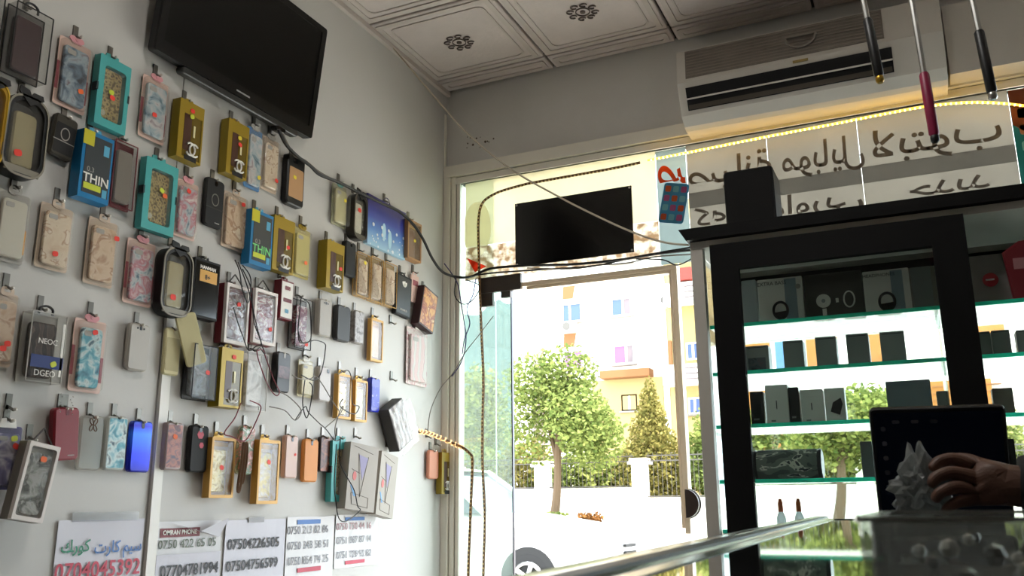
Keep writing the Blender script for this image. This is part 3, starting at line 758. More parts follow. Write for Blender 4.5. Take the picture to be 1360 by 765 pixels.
hang('blister', 80, 124, 54, 143, PK, 'pink bow-topped blister pack left of the upper teal box', CC, **B1, case=P_girl[0], st=[(.18, -.22, 'o')])
hang('teal', 129, 172, 80, 171, PB, 'teal framed box with gold-patterned case in the top row', CB, st=[(-.05, .02, 'l'), (.0, -.05, 'r')])
hang('blister', 192, 227, 104, 185, PK, 'pink bow-topped blister pack between the teal box and gold box', CC, **B1, case=P_girl[1], st=[(-.1, -.12, 'r')])
hang('goldbox', 237, 270, 137, 213, PB, 'gold box with white interlocking emblem just under the television corner', CB, st=[(.0, .36, 'r'), (.0, .26, 'l')])
hang('goldbox', 302, 330, 163, 234, PB, 'gold box with white interlocking emblem beside two slim pale packs', CB, st=[(.05, .22, 'y'), (.08, .1, 'r')])
hang('blister', 331, 352, 170, 250, PK, 'grey and pink slim pack with blue bottom edge', CC, card=mat('sky_card', '#4f7fb0', .5), case=P_girl[1], tab=M_greyc, st=[(.2, -.3, 'y')])
hang('blister', 352, 374, 183, 253, PK, 'slim rose-beige pack beside the blue-edged pack', CC, card=M_beigec, case=P_lace2, tab=M_greyc, st=[(.25, -.28, 'r')])
hang('case', 382, 405, 207, 273, PC, 'black-sided case with tan lower panel below the cable start', CC, t=.024, m=M_black, art=mat('tan_panel', '#b98f66', .4), cam='square', cx=-.1, st=[(-.1, .05, 'y')])
hang('oval', -32, 9, 106, 216, 'phone_case_holder', 'yellow-rimmed oval pack cut off by the photo edge', CC, rim=mat('yellow_rim', '#c79a1c', .4), bez=mat('yellow_bezel', '#d8b02c', .4))
hang('oval', 5, 64, 128, 234, 'phone_case_holder', 'large black oval pack with champagne case and red sticker', CC, st=[(-.1, -.22, 'r')])
hang('case', 70, 102, 154, 210, PC, 'small dark case with framed emblem beside the large black oval pack', CC, rot=-4, m=mat('dark_olive_case', '#3b362c', .4), art=M_black, ah=.7, cam='none', emb=M_greyc, bar=M_greyc)
hang('thin', 107, 149, 178, 266, PB, 'bright blue box with white lettering beside the dark red pack', CB)
hang('clearbox', 150, 180, 190, 275, PK, 'dark red clear-fronted pack right of the bright blue box', CC, card=M_maroon, t=.02, edge=M_maroon, case=mat('grey_clear_case', '#8b837b', .3), handle=0, st=[])
hang('teal', 191, 235, 215, 308, PB, 'teal framed box with gold-patterned case, second row by the panel joint', CB, st=[(.05, .1, 'l'), (.15, .04, 'o')])
hang('blister', 237, 267, 240, 315, PK, 'pink bow-topped blister pack left of the black ring case', CC, **B1, case=P_girl[2], st=[(-.1, .3, 'r')])
hang('case', 273, 298, 238, 301, PC, 'plain black case with round ring emblem', CC, m=M_matte, cam='slot', emb=mat('ring_grey', '#77736c', .4), bar=mat('ridge_black', '#232323', .3), plate=1)
hang('blister', 301, 331, 257, 330, PK, 'rose-beige lace pack left of the green-lettered blue box', CC, card=M_beigec, case=P_lace, iw=.86, ih=.86, tab=M_beigec, tabstyle='slot', st=[(.2, .33, 'r')])
hang('thin', 333, 362, 282, 354, PB, 'small bright blue box with green lettering', CB, tm=mat('green_letters', '#7fe08a', .3))  # letters in plain green
hang('goldbox', 363, 391, 290, 361, PB, 'gold box with white emblem right of the small blue box', CB, st=[(.2, -.02, 'r')])
hang('blister', 393, 416, 303, 368, PK, 'olive-yellow slim pack at the end of the second row', CC, card=mat('olive_card', '#b5a55a', .5), case=mat('olive_case', '#c9bc74', .4), tab=M_gold, st=[(.1, -.2, 'o')])
hang('blister', 449, 468, 245, 299, PK, 'pale pack with teal top edge hanging below the black cable', CC, card=mat('grey_green_card', '#a9a88a', .5), case=mat('lime_beige_case', '#bdb58a', .4), tab=M_teal, t=.03, st=[(0, .1, 'y')])
hang('oval', 470, 488, 258, 318, 'phone_case_holder', 'narrow dark oval pack left of the blue bag', CC, rim=mat('dark_rim', '#2a2622', .4), bez=mat('bez_dk', '#4a443c', .4), case=mat('cream_white_case', '#d8d2c2', .4), st=[(0, .15, 'r')])
hang('goldframe', 542, 560, 294, 346, PK, 'slim brown-framed pack right of the blue bag', CC, fr=mat('tan_card', '#a87d52', .5), card=mat('tan_card2', '#8f6742', .5), case=mat('brown_soft_case', '#8a5f45', .4), st=[(0, 0, 'y')], t=.03)
# second block, middle rows, left of the joint
hang('blister', -2, 42, 254, 346, PK, 'pale pack with orange band at the photo edge', CC, card=M_greyc, case=mat('offwhite_case', '#c9c3b3', .4), band=mat('orange_band', '#d89a3c', .5), tab=M_greyc, tabstyle='slot')
hang('blister', 56, 100, 272, 357, PK, 'larger rose-beige floral pack with red sticker low down', CC, card=M_beigec, case=P_lace2, iw=.8, tab=M_beigec, tabstyle='slot', st=[(-.05, -.27, 'r')])
hang('blister', 120, 159, 291, 378, PK, 'rose-beige floral pack with red sticker at its upper edge', CC, card=M_beigec, case=P_lace, iw=.82, tab=M_beigec, tabstyle='slot', st=[(.36, .25, 'r')])
hang('blister', 172, 210, 319, 404, PK, 'pink bow-topped blister pack left of the grey oval pack', CC, **B1, case=P_girl[2])
hang('oval', 215, 256, 330, 420, 'phone_case_holder', 'grey-bezelled oval pack left of the black orange-labelled box', CC, st=[(-.05, -.22, 'r')])
hang('box', 257, 291, 346, 423, PB, 'black box with an orange front label', CB, t=.03, front=M_blackgloss, lab=mat('amber_label', '#d8a24a', .5), txt=[('8+', .2, .2, M_print_k), ('HANMAN', .36, .14, M_print_w)])
hang('window', 300, 331, 379, 457, PB, 'maroon window box with white frame, left one of the two', CB, case=P_dark, st=[(.05, .18, 'r')])
hang('window', 338, 368, 386, 457, PB, 'maroon window box with white frame, right one of the two', CB, case=P_flower, st=[(.25, -.2, 'r')])
hang('box', 373, 389, 373, 424, PB, 'small white and red printed box', CB, t=.03, m=M_maroon, front=M_print_w, lab=M_maroon, l0=-.06, l1=.04, txt=[('888', .3, .3, M_rose), ('88', -.3, .3, M_ltblue)])
hang('clearbox', 393, 414, 397, 463, PK, 'black-edged pack with pink and white print behind the earphone wire', CC, case=P_flower, t=.03, handle=0, st=[(.2, -.4, 'r')])
hang('case', 424, 441, 398, 446, PC, 'grey phone case turned to show its dark side', CC, t=.02, m=mat('warm_grey_case', '#a8a198', .5), cam='row')
hang('case', 448, 466, 406, 453, PC, 'dark charcoal phone case left of the marbled one', CC, t=.02, m=mat('charcoal_case', '#2d2d2e', .55), cam='none')
hang('case', 471, 484, 413, 456, PC, 'slim marbled grey phone case', CC, t=.02, m=pat('marble_grey', ['#5d5552', '#a79f9b', '#7b726e'], 'noise', 40), cam='none')
hang('goldframe', 493, 509, 424, 480, PK, 'slim gold-framed pack alone on the bare wall', CC, t=.02, case=mat('blush_case', '#cba98a', .4), card=mat('blush_card', '#b99478', .5))
hang('goldbox', 434, 457, 322, 385, PB, 'gold box with white emblem left of the slim black case', CB, t=.04, st=[(.3, -.02, 'r')])
hang('case', 459, 473, 321, 367, PC, 'slim black phone case right of the last gold box', CC, m=M_matte, cam='slot', t=.02)
GC = mat('champagne_card', '#b39a74', .45)
for i, (a, b, c, d, lb) in enumerate(((474, 491, 337, 394, 'first of three champagne clear packs, next to the slim black case'), (493, 509, 343, 401, 'middle one of three champagne clear packs'), (511, 527, 350, 407, 'last of three champagne clear packs, next to the black logo box'))):
    hang('clearbox', a, b, c, d, PK, lb, CC, card=GC, edge=M_goldf, case=P_lace2, t=.02, handle=0, st=[(.1, .3, 'y')] if i == 0 else ())
bx = hang('box', 527, 546, 366, 420, PB, 'black box with a white leaf emblem', CB, t=.02, rot=-3, front=mat('graphite', '#262524', .4), txt=[('HUAMUN', -.36, .11, M_greyc)])
w_, h_ = .075, .2
lf = MB()
for a in (-35, 0, 35):
    ar = math.radians(a); lf.prism([(math.sin(ar)*.014+x*math.cos(ar)+y*math.sin(ar)*1, .125+math.cos(ar)*.010+y*math.cos(ar)-x*math.sin(ar)) for x, y in [(.007*math.cos(2*PI*i/10), .013*math.sin(2*PI*i/10)) for i in range(10)]], .0208, .0215)
lf.build('leaf_emblem', M_print_w, bx)
hang('box', 546, 556, 366, 402, PB, 'narrow pale pink card between the logo box and the picture box', CB, t=.006, m=M_pinkc, front=M_pinkc, lab=M_rose)
hang('box', 560, 579, 384, 438, PB, 'dark box with tan picture front, tilted near the corner', CB, rot=-14, t=.04, m=mat('dark_maroon_box', '#33161a', .45), front=pat('tan_picture', ['#d9a860', '#c98a4a', '#8a3a30', '#e2bf86'], 'noise', 30))
hang('blister', 548, 575, 436, 511, PK, 'crinkled pink pack near the window corner', CC, t=.03, card=pat('pink_scene', ['#c9a6a4', '#e0cfca', '#b06a72'], 'noise', 30), case=pat('pink_scene2', ['#d0b0ae', '#e2d4cf', '#a85a66', '#c9c2bd'], 'wave', 7), tab=M_print_w, tabstyle='flap')
# third row
hang('blister', -8, 26, 388, 485, PK, 'rose-beige pack with red stickers at the lower photo edge', CC, card=M_beigec, case=P_lace, tab=M_beigec, tabstyle='slot', st=[(.1, -.2, 'r'), (-.05, -.27, 'r')])
hang('clearbox', 39, 86, 416, 507, PK, 'clear box with brown case and navy label band', CC, card=M_greyc, edge=mat('pale_edge', '#b5b0a8', .4), case=pat('brown_swirl', ['#3d3230', '#6d5c52', '#524640'], 'wave', 14), band=M_navy, txt=[('NEOC', .08, .2), ('DGEO', -.38, .22)], strip=1, handle=1, st=[(.22, -.23, 'l')])
hang('blister', 101, 144, 424, 520, PK, 'pink bow-topped blister pack with a blue case, above the red case', CC, **B1, case=P_sky, iw=.66, st=[(.02, .32, 'r')])
hang('case', 171, 199, 430, 492, PC, 'plain silver-grey phone case beside the panel joint', CC, t=.014, m=mat('silver_grey_case', '#b3ada4', .4), cam='row')
wlt = hang('case', 219, 240, 436, 498, PC, 'cream wallet case hanging open with its flap raised', CC, t=.01, m=M_cream, cam='none', art=mat('cream_lining', '#b9ad80', .6), ah=.7)
fpm = MB(); fpm.slab(.062, .15, .01, 0, .006, .002)
fp = fpm.build('flap', M_cream, wlt, smooth=True); fp.matrix_local = Matrix.Translation((.042, .105, .03)) @ Matrix.Rotation(math.radians(24), 4, 'Z') @ Matrix.Rotation(math.radians(-18), 4, 'Y')
hang('clearbox', 257, 288, 459, 530, PK, 'black-backed clear box left of the large gold box', CC, card=M_black, t=.04, case=pat('slate_print', ['#3a4048', '#7b8085', '#55504f', '#a8a8a6'], 'noise', 28), handle=0, st=[(.1, .0, 'r')])
hang('goldbox', 293, 322, 463, 541, PB, 'large gold box with pale emblem under the maroon boxes', CB, t=.042, k=0, st=[(.05, .36, 'r')])
hang('clearbox', 328, 355, 469, 545, PK, 'pale silver pack under the dangling red earphone wire', CC, card=M_wframe, edge=mat('pale_edge2', '#c9c4bc', .4), t=.03, case=pat('pale_silver', ['#c9c6c2', '#ece8e4', '#a49d96'], 'noise', 24), handle=0)
hang('case', 368, 386, 468, 521, PC, 'black case with beige side and printed lower panel', CC, t=.022, m=mat('black_soft_case', '#1b1817', .4), cam='notch', cm=mat('pale_slot', '#8c857a', .3), art=pat('dark_pinkprint', ['#2a2224', '#6a4a4e', '#3a3234'], 'noise', 40), ah=.3, ay=0)
hang('blister', 401, 420, 478, 527, PK, 'cream slim pack behind crossed earphone wires', CC, card=mat('cream_card', '#c9bd96', .5), case=mat('straw_case', '#cfc39a', .4), tab=M_print_w, tabstyle='slot')
hang('case', 424, 440, 487, 533, PC, 'silver and black case turned sideways', CC, t=.024, m=mat('pearl_case', '#c1b9b4', .4), cam='square', cx=.2)
hang('goldframe', 449, 467, 497, 556, PK, 'gold-framed pack behind the black wire loop', CC, t=.022)
hang('goldframe', 472, 488, 505, 560, PK, 'gold-framed olive pack left of the small blue case', CC, t=.02, case=mat('olive_pale', '#b9b183', .4))
hang('case', 493, 505, 502, 547, PC, 'small deep blue phone case', CC, t=.02, m=mat('deep_blue_case', '#2b35a8', .25), cam='none', art=pat('blue_speck', ['#2f3cae', '#3a48c0', '#d9d9ee'], 'noise', 90, stops=[.3, .6, .78]))
# bottom row
hang('blister', -10, 32, 565, 650, PK, 'violet and white pack at the bottom photo edge', CC, card=mat('violet_card', '#4a4478', .5), case=pat('violet_white', ['#4a4478', '#cfcbd8', '#7c77a0', '#2b2a4a'], 'noise', 20), tab=M_print_w, tabstyle='flap', st=[(.12, .3, 'l'), (.2, .18, 'r')])
hang('window', 28, 70, 588, 692, PB, 'white-framed box of crinkled silver, tilted on its string', CB, rot=-9, gap=.03, body=mat('grey_box_side', '#7d756c', .5), case=P_silver, st=[(.05, .3, 'o')])
hang('case', 72, 106, 541, 611, PC, 'dark red case with a trail of tiny rhinestones', CC, gap=.012, rot=5, t=.018, m=mat('dark_red_case', '#86202c', .35), cam='notch', cm=mat('red_slot', '#6a1822', .4), art=None, plate=1)
hang('case', 106, 137, 552, 624, PC, 'transparent phone case with an ornament on its back', CC, t=.012, m=glassy('clear_case', (.92, .92, .9), .08, .1, haze=.35, hazecol=(.75, .73, .69)), cam='none', art=None)
hang('case', 141, 169, 553, 624, PC, 'teal sea-scene case in a clear shell', CC, t=.014, m=mat('clear_rim', '#c9cfc9', .2), art=P_sky, ah=.92, ay=0, cam='none')
hang('case', 174, 202, 559, 627, PC, 'shiny holographic electric-blue case beside the panel joint', CC, t=.014, m=pat('holo_blue', ['#1b1f9a', '#2a3ff0', '#3c78ff', '#2a20b0', '#4f9bff'], 'grad', .16, .15, .3, stops=[0, .3, .62, .75, 1]), cam='notch')
hang('case', 220, 243, 561, 624, PC, 'clear case with dark red city print right of the joint', CC, t=.018, m=mat('clear_rim2', '#a8948f', .2), art=pat('city_print', ['#2a2030', '#6a3038', '#b06a58', '#3a2a44'], 'noise', 45), ah=.9, ay=0, cam='none', st=[(0, .2, 'o')])
sc = hang('case', 253, 277, 565, 627, PC, 'black case with two crimson hexagons', CC, t=.016, m=M_matte, cam='slot')
for x, y, r in ((.0, .105, .013), (.006, .075, .009)):
    MB().disc(x, y, r, .016, .0168, 6).build('hexagon_print', mat('crimson', '#b01838', .5), sc)
hang('goldframe', 280, 312, 581, 661, PK, 'gold-framed pack with gold lettered insert, left of the strap', CC, t=.028, st=[(-.05, 0, 'r')])
hang('case', 319, 338, 566, 630, PC, 'pale floral case half hidden behind the red wire', CC, gap=.006, rot=-3, t=.016, m=pat('floral_pale', ['#d8cfc8', '#5f8a6a', '#c9847a', '#e6dfd8'], 'noise', 50), cam='none')
hang('goldframe', 343, 371, 584, 669, PK, 'gold-framed pack with bright yellow foil insert', CC, t=.028, case=pat('yellow_foil', ['#c9a22a', '#bdb4a0', '#d8bf4a', '#a89c84'], 'noise', 22), st=[(-.02, .15, 'r')])
hang('case', 379, 396, 578, 635, PC, 'rose-gold slim case with a small red mark', CC, t=.016, m=mat('rose_gold_case', '#c9a596', .35), cam='slot', st=[(.25, .05, 'r')], ss=.01)
hang('case', 404, 423, 583, 640, PC, 'plain orange leather phone case', CC, t=.014, m=mat('orange_leather', '#d98b3f', .55), cam='notch')
hang('case', 425, 441, 580, 627, PC, 'dark brown printed case with a gold slash', CC, t=.012, m=mat('brown_black', '#33221c', .4), art=pat('brown_scene', ['#2a1c18', '#6a3a2c', '#a05a34'], 'noise', 40), ah=.95, ay=0, cam='none')
hang('teal', 441, 472, 586, 666, PB, 'teal framed box half behind the drawing-covered boxes', CB)
hang('case', 570, 583, 598, 636, PC, 'salmon pink case hanging at the window corner', CC, t=.014, m=mat('salmon_case', '#c98468', .45), cam='none')
hang('goldbox', 587, 600, 601, 656, PB, 'yellow-sided box at the window corner, last on the wall', CB, t=.028, hook=False)
# rhinestones on the red case, ornament on the clear case
for o in list(COL.objects):
    if o.get('label', '').startswith('dark red case'):
        rs = MB()
        for k in range(14):
            u = k/13; x = -.02+.004*math.sin(k*2.1)+(.03 if k % 2 else 0); rs.lathe([(0, -.0008), (.0016, 0), (0, .0012)], 6, c=(x, .115+.045*u-.01*(k % 2), .0185))
        rs.build('rhinestone_trail', M_chrome, o)
    if o.get('label', '').startswith('transparent phone case'):
        pts = [(.015*math.cos(a)*abs(math.sin(2*a)), .11+.02*math.sin(a)*abs(math.sin(2*a)), .013) for a in [2*PI*i/40 for i in range(40)]]
        MB().tube(pts, .0012, 4, True).build('butterfly_ornament', mat('bronze', '#6a4a34', .4, .5), o)

# generic blue bag (plain snowy print)
c0 = onx(514, 302, -A+.02); bw = onx(540, 302, -A+.02).y-onx(489, 302, -A+.02).y; bh = onx(514, 270, -A+.02).z-onx(514, 335, -A+.02).z
bb = empty('gift_bag', LF(c0.y, c0.z-bh/2, .004)); tag(bb, 'blue and violet gift bag with snowy white print under the black cable', 'gift bag', GRP)
MB().bbox(-bw/2, bw/2, 0, bh, 0, .016).build('bag_body', pat('bag_blue', ['#9fc4d8', '#5a86c4', '#3a4aa0', '#2c2470'], 'grad', .17, .4, stops=[0, .4, .7, 1]), bb)
MB().bbox(-bw/2, -bw/2+.004, 0, bh, .016, .0165).build('bag_fold', mat('bag_violet', '#241c58', .5), bb)
sw = MB()
for k in range(26):
    sw.disc(random.uniform(-bw*.46, bw*.46), random.uniform(bh*.02, bh*.5), random.uniform(.002, .008), .0166, .0172, 8)
sw.build('snow_print', mat('snow_print', '#dfe6ea', .5), bb)
sw = MB()
for cx, cy in ((-.022, .075), (.022, .055)): sw.disc(cx, cy, .014, .0166, .017, 14, .038)
sw.build('pale_print', mat('ice_print', '#a9cfe0', .5), bb)
MB().tube(crom([(-.03, bh, .01), (-.01, bh+.02, .012), (.01, bh+.02, .012), (.03, bh, .01)], 5), .0018, 5).build('bag_handle', mat('bag_cord', '#2c2a58', .6), bb)
hook_at(c0.y, c0.z+bh/2+.018)

# grey cardboard box in a crinkled bag, hanging askew
pk = empty('bagged_box', LF(onx(531, 564, -A+.05).y, onx(531, 564, -A+.05).z, .012) @ Matrix.Rotation(math.radians(29), 4, 'Z') @ Matrix.Translation((0, -.085, 0))); tag(pk, 'grey flat box in a crinkled clear bag, hanging askew below the blue case', 'bagged box', GRP)
MB().bbox(-.06, .05, 0, .175, 0, .045).build('box', mat('slate_box', '#3d3936', .6), pk)
MB().bbox(-.056, .046, .004, .171, .045, .046).build('box_front', pat('painted_crinkle_sheen', ['#8a827e', '#c4bdb9', '#9d9591', '#dcd6d1'], 'wave', 9, .35), pk)  # highlights and shade of the crinkled film painted into the front colour
cb = MB(); n = 9; vs = []; fs = []
for i in range(n+1):
    for j in range(n+1):
        u, v = i/n, j/n; vs.append((-.055+.145*u+random.uniform(-.006, .006), -.02+.20*v+random.uniform(-.004, .004)-.04*abs(u-.5)*(v > .9), .05+random.uniform(0, .010)))
for i in range(n):
    for j in range(n):
        a = i*(n+1)+j; fs.append((a, a+1, a+n+2, a+n+1))
cb.add(vs, fs).build('crinkled_bag', CRINK, pk)
q = onx(519, 502, -A); hook_at(q.y, q.z)

# two flat boxes with line drawings, hanging in front of the teal box
def drawn_box(px0, px1, yt, yb, rot, lab, yaw):
    X = -A+.075; c = onx((px0+px1)/2, (yt+yb)/2, X); w = onx(px1, (yt+yb)/2, X).y-onx(px0, (yt+yb)/2, X).y
    h = onx((px0+px1)/2, yt, X).z-onx((px0+px1)/2, yb, X).z
    r = empty('drawing_box', LF(c.y, c.z, .05, rot, yaw) @ Matrix.Translation((0, -h/2, 0))); tag(r, lab, 'gift box', GRP)
    MB().bbox(-w/2, w/2, 0, h, -.02, .02).build('box_body', mat('kraft_grey', '#a29a90', .6), r)
    ln = MB(); z = .0206
    for (a, b) in (((-.35, .95), (.3, .88)), ((-.2, .85), (-.05, .2)), ((.15, .82), (-.05, .2)), ((-.35, .25), (.25, .2)), ((-.35, .25), (-.3, .08)), ((.25, .2), (.25, .05)), ((-.3, .08), (.25, .05)), ((-.4, .6), (-.1, .55))):
        ln.tube([(a[0]*w, a[1]*h, z), (b[0]*w, b[1]*h, z)], .0009, 4)
    ln.build('line_drawing', mat('ink_grey', '#6a625c', .6), r)
    MB().prism([(-.18*w, .83*h), (.14*w, .8*h), (-.02*w, .45*h)], z-.0004, z+.0004).build('violet_shape', mat('violet_ink', '#8d86a6', .6), r)
    MB().disc(-.28*w, .50*h, .010, z-.0003, z+.0005, 9, .016).build('red_blot', mat('red_ink', '#c96a66', .6), r)
    MB().prism([(-.4*w, .36*h), (-.34*w, .36*h), (-.18*w, .2*h), (-.26*w, .2*h)], z-.0003, z+.0004).build('blue_stroke', mat('blue_ink', '#6a9ac4', .6), r)
    return r
drawn_box(467, 500, 590, 678, -6, 'grey box with violet and red line drawings, nearer the teal box', -6)
drawn_box(502, 529, 602, 686, -8, 'grey box with line drawings, nearer the window corner', 6)
q = onx(471, 578, -A); hook_at(q.y, q.z); q = onx(513, 590, -A); hook_at(q.y, q.z)
for x, y in ((85, 538), (518, 427), (10, 538), (578, 588), (566, 578)):
    q = onx(x, y, -A); hook_at(q.y, q.z)

# brown leather strap loops
st = MB()
for dx, lo in ((0, .085), (.012, .07)):
    q = onx(323+dx*300, 590, -A+.05); p = [Vector((-A+.05, q.y, q.z)), Vector((-A+.052, q.y-.005, q.z-lo*.6)), Vector((-A+.05, q.y-.012, q.z-lo*1.5)), Vector((-A+.05, q.y-.002, q.z-lo*1.55)), Vector((-A+.052, q.y+.006, q.z-lo*.6)), Vector((-A+.05, q.y+.006, q.z))]
    st.tube(crom(p, 5, True), .004, 5, True)
tag(st.build('leather_strap', mat('strap_brown', '#6a4a30', .5), None), 'brown looped leather strap between the two gold-framed packs', 'strap', GRP)

# ---------------------------------------------------------------- paper notices
M_paper = mat('paper', '#d6d4dc', .7); M_paper2 = mat('plastic_sleeve_paper', '#cfcdce', .4)
M_ink = mat('ink_black', '#2a2a30', .6); M_inkg = mat('ink_pale', '#8a8a90', .6); M_inkr = mat('ink_red', '#c4455a', .6); M_inkb = mat('ink_blue', '#4a78b8', .6); M_inkgr = mat('ink_green', '#2c8a6a', .6); M_inkm = mat('ink_maroon', '#7c3038', .6)
def paper(x0, x1, yt, zlow, lab, m=M_paper, gap=.0015, rot=0, name='paper_notice'):
    ym = (yt+765)/2
    a = onx(x0, ym, -A+gap); b = onx(x1, ym, -A+gap); top = onx((x0+x1)/2, yt, -A+gap).z
    w = b.y-a.y; h = top-zlow
    r = empty(name, LF((a.y+b.y)/2, zlow, gap, rot)); tag(r, lab, 'paper notice', 'notices taped to the wall')
    n = 6; v = []; f = []
    for i in range(n+1):
        for j in range(n+1):
            u, q = i/n, j/n
            v.append((-w/2+w*u, h*q, .0006+.003*max(0, q-.6)*math.sin(u*5+w*40)**2+(0 if 0 < i < n else .0015*q)))
    for i in range(n):
        for j in range(n):
            k = i*(n+1)+j; f.append((k, k+n+1, k+n+2, k+1))
    o = MB().add(v, f).build('sheet', m, r)
    sd = o.modifiers.new('thickness', 'SOLIDIFY'); sd.thickness = .0006
    return r, w, h
def zat(x, y): return onx(x, y, -A).z
r, w, h = paper(73, 188, 690, zat(130, 830), 'white notice with green and blue Arabic words and red phone number')
def tline(r, zlow, body, px, py, size, m, xs=1, yc=None, bold=0.0004, align='CENTER', half=None):
    fit = onx(px+half, py, -A+.003).y-onx(px-half, py, -A+.003).y if half else None
    q = onx(px, py, -A+.003); loc = r.matrix_world.inverted() @ q
    return text(body, size, m, r, (loc.x, loc.y, .0042), bold=bold, xs=xs, align=align, fit=fit)
bpy.context.view_layer.update()
tline(r, 0, '\ufeda\ufead\ufeee\ufedb', 100, 726, .04, M_inkgr, half=19); tline(r, 0, '\ufe95\ufead\ufe8e\ufedb', 142, 727, .04, M_inkb, half=17); tline(r, 0, '\ufee2\ufef4\ufeb3', 175, 725, .04, M_inkb, half=12)
tline(r, 0, '0704045392', 131, 757, .055, M_inkr, half=56, bold=.0006)
MB().bbox(-w*.36, w*.42, h-.004, h+.018, .003, .0036).build('tape', glassy('tape', (.95, .95, .97), .06, .2, haze=.25), r)
r, w, h = paper(204, 291, 692, zat(250, 830), 'sleeved notice with maroon header and curled corner next to the joint', M_paper2)
bpy.context.view_layer.update()
tline(r, 0, '0750 422 65 05', 249, 722, .033, M_inkgr if False else mat('ink_olive', '#55604e', .6), half=38, bold=0)
q = r.matrix_world.inverted() @ onx(240, 707, -A+.003); MB().bbox(q.x-.075, q.x+.07, q.y-.012, q.y+.012, .003, .004).build('header_bar', M_inkm, r)
tline(r, 0, 'OMRAN PHONE', 238, 707, .017, M_print_w).location.z += .0012
MB().add([(-w*.32, h*.99, .004), (w*.46, h*.83, .006), (w*.5, h*1.02, .03), (w*.1, h*.90, .02)], [(0, 1, 3), (1, 2, 3)]).build('curled_corner', M_paper, r)
r, w, h = paper(206, 291, 735, zat(250, 830), 'white strip notice with a long dark number under the maroon-headed one', M_paper, .007)
bpy.context.view_layer.update()
tl = tline(r, 0, '07704781994', 250, 757, .044, M_ink, half=38, bold=.0004)
r, w, h = paper(297, 377, 690, zat(335, 830), 'white notice with two bold dark phone numbers')
bpy.context.view_layer.update()
tline(r, 0, '07504226505', 337, 722, .042, M_ink, half=34, bold=.0005); tline(r, 0, '07504756599', 335, 750, .042, M_ink, half=34, bold=.0005)
MB().bbox(-.04, .03, h-.008, h+.006, .003, .0042).build('tape', mat('tape_grey', '#8c8a8c', .4), r)
r, w, h = paper(379, 442, 686, zat(410, 830), 'sleeved notice with blue header bar, three pale numbers and red footer', M_paper2)
bpy.context.view_layer.update()
for s, y in (('0750 213 82 86', 704), ('0750 343 58 51', 724), ('0750 854 74 25', 744)): tline(r, 0, s, 409, y, .036, M_inkg, half=27, bold=0)
for y, mm in ((693, M_inkb), (756, M_inkr)):
    q = r.matrix_world.inverted() @ onx(410, y, -A+.003); MB().bbox(q.x-.062, q.x+.062, q.y-.007, q.y+.007, .003, .004).build('bar', mm, r)
r, w, h = paper(444, 500, 683, zat(475, 752), 'narrow notice with blue bar behind the dangling wire, nearest the window', M_paper2)
bpy.context.view_layer.update()
for s, y in (('0750 730 44 16', 699), ('0751 087 87 14', 717), ('0751 729 92 82', 736)): tline(r, 0, s, 470, y, .034, M_inkg if y > 700 else mat('ink_rose', '#b58a8e', .6), half=23, bold=0)
for y, mm in ((689, M_inkb), (746, M_inkr)):
    q = r.matrix_world.inverted() @ onx(471, y, -A+.003); MB().bbox(q.x-.06, q.x+.06, q.y-.006, q.y+.006, .003, .004).build('bar', mm, r)

# ---------------------------------------------------------------- wires on the wall
def wire(name, pts, r, m, label, cat='cable', n=5, k=6, ends=()):
    path = crom(pts, k)
    o = MB().tube(path, r, n).build(name, m, None, smooth=True)
    tag(o, label, cat)
    return o
M_cab = mat('cable_black', '#141212', .5); M_cabg = mat('cable_grey', '#6f675d', .5); M_cabr = mat('cable_red', '#7a2030', .5); M_cabw = mat('cable_pale', '#b9ad98', .5); M_cabv = mat('cable_violet', '#3a2a6a', .5)
def WL(l, x=.05): return [onx(p[0], p[1], -A+x) for p in l]
def WB(l, d=.04): return [ony(p[0], p[1], B-d) for p in l]
wire('power_cable', WL(((370, 172), (380, 192), (396, 208), (412, 220), (425, 232), (450, 242), (480, 257), (505, 269), (530, 281), (548, 297), (562, 318), (574, 343), (588, 361)), .055)+WB(((608, 368), (626, 367), (650, 357), (690, 353), (760, 351), (822, 345), (880, 336), (921, 332)), .05), .006, M_cab, 'thick black power cable running from the television across the window')
wire('cable', WL(((374, 176), (390, 205), (405, 213)), .05)+WL(((425, 229), (455, 245)), .05), .004, M_cabg, 'short grey cable beside the television plug')
wire('cable', WB(((628, 366), (660, 362), (720, 358), (790, 353), (850, 340), (921, 328)), .045), .004, M_cab, 'thin black cable doubled along the power cable')
wire('cable', WB(((700, 356), (760, 357), (800, 352), (835, 349), (870, 341), (918, 338)), .055), .003, M_cabg, 'thin grey cable sagging under the black poster')
wire('cable', WB(((845, 344), (880, 345), (900, 352), (925, 340)), .06), .003, M_cab, 'short black cable near the cabinet top corner')
wire('cable', WB(((590, 350), (607, 375), (612, 400), (616, 425), (619, 452), (613, 480), (600, 500)), .05), .0025, M_cabv, 'violet wire hanging down at the window jamb')
wire('cable', WB(((632, 370), (628, 392), (620, 410), (624, 430), (617, 450), (614, 470)), .055), .0025, M_cabv, 'second violet wire hanging down at the window jamb')
wire('cable', WB(((606, 368), (604, 392), (615, 404), (628, 398), (637, 380), (620, 372)), .05), .0025, M_cab, 'black wire loop hanging at the window jamb')
wire('cable', WB(((655, 420), (636, 445), (618, 468), (602, 495)), .05)+WL(((585, 516), (572, 545), (568, 575)), .04), .002, M_cabg, 'thin grey wire slanting down to the wall corner')
y0 = onx(521, 63, -A+.02).y
cp = ((500, 45), (521, 62.6), (568.6, 118.5), (619.5, 176), (677, 223.5), (738, 259), (795, 288), (842, 309), (881, 321.7), (914.5, 325.6))
wire('cable', [onx(x, y, -A+.012) if x < 530 else ony(x, y, y0+(2.62-y0)*min(1, (x-521)/394)) for x, y in cp], .0035, M_cabw, 'long pale cable drooping from the ceiling corner to the cabinet top', k=8)
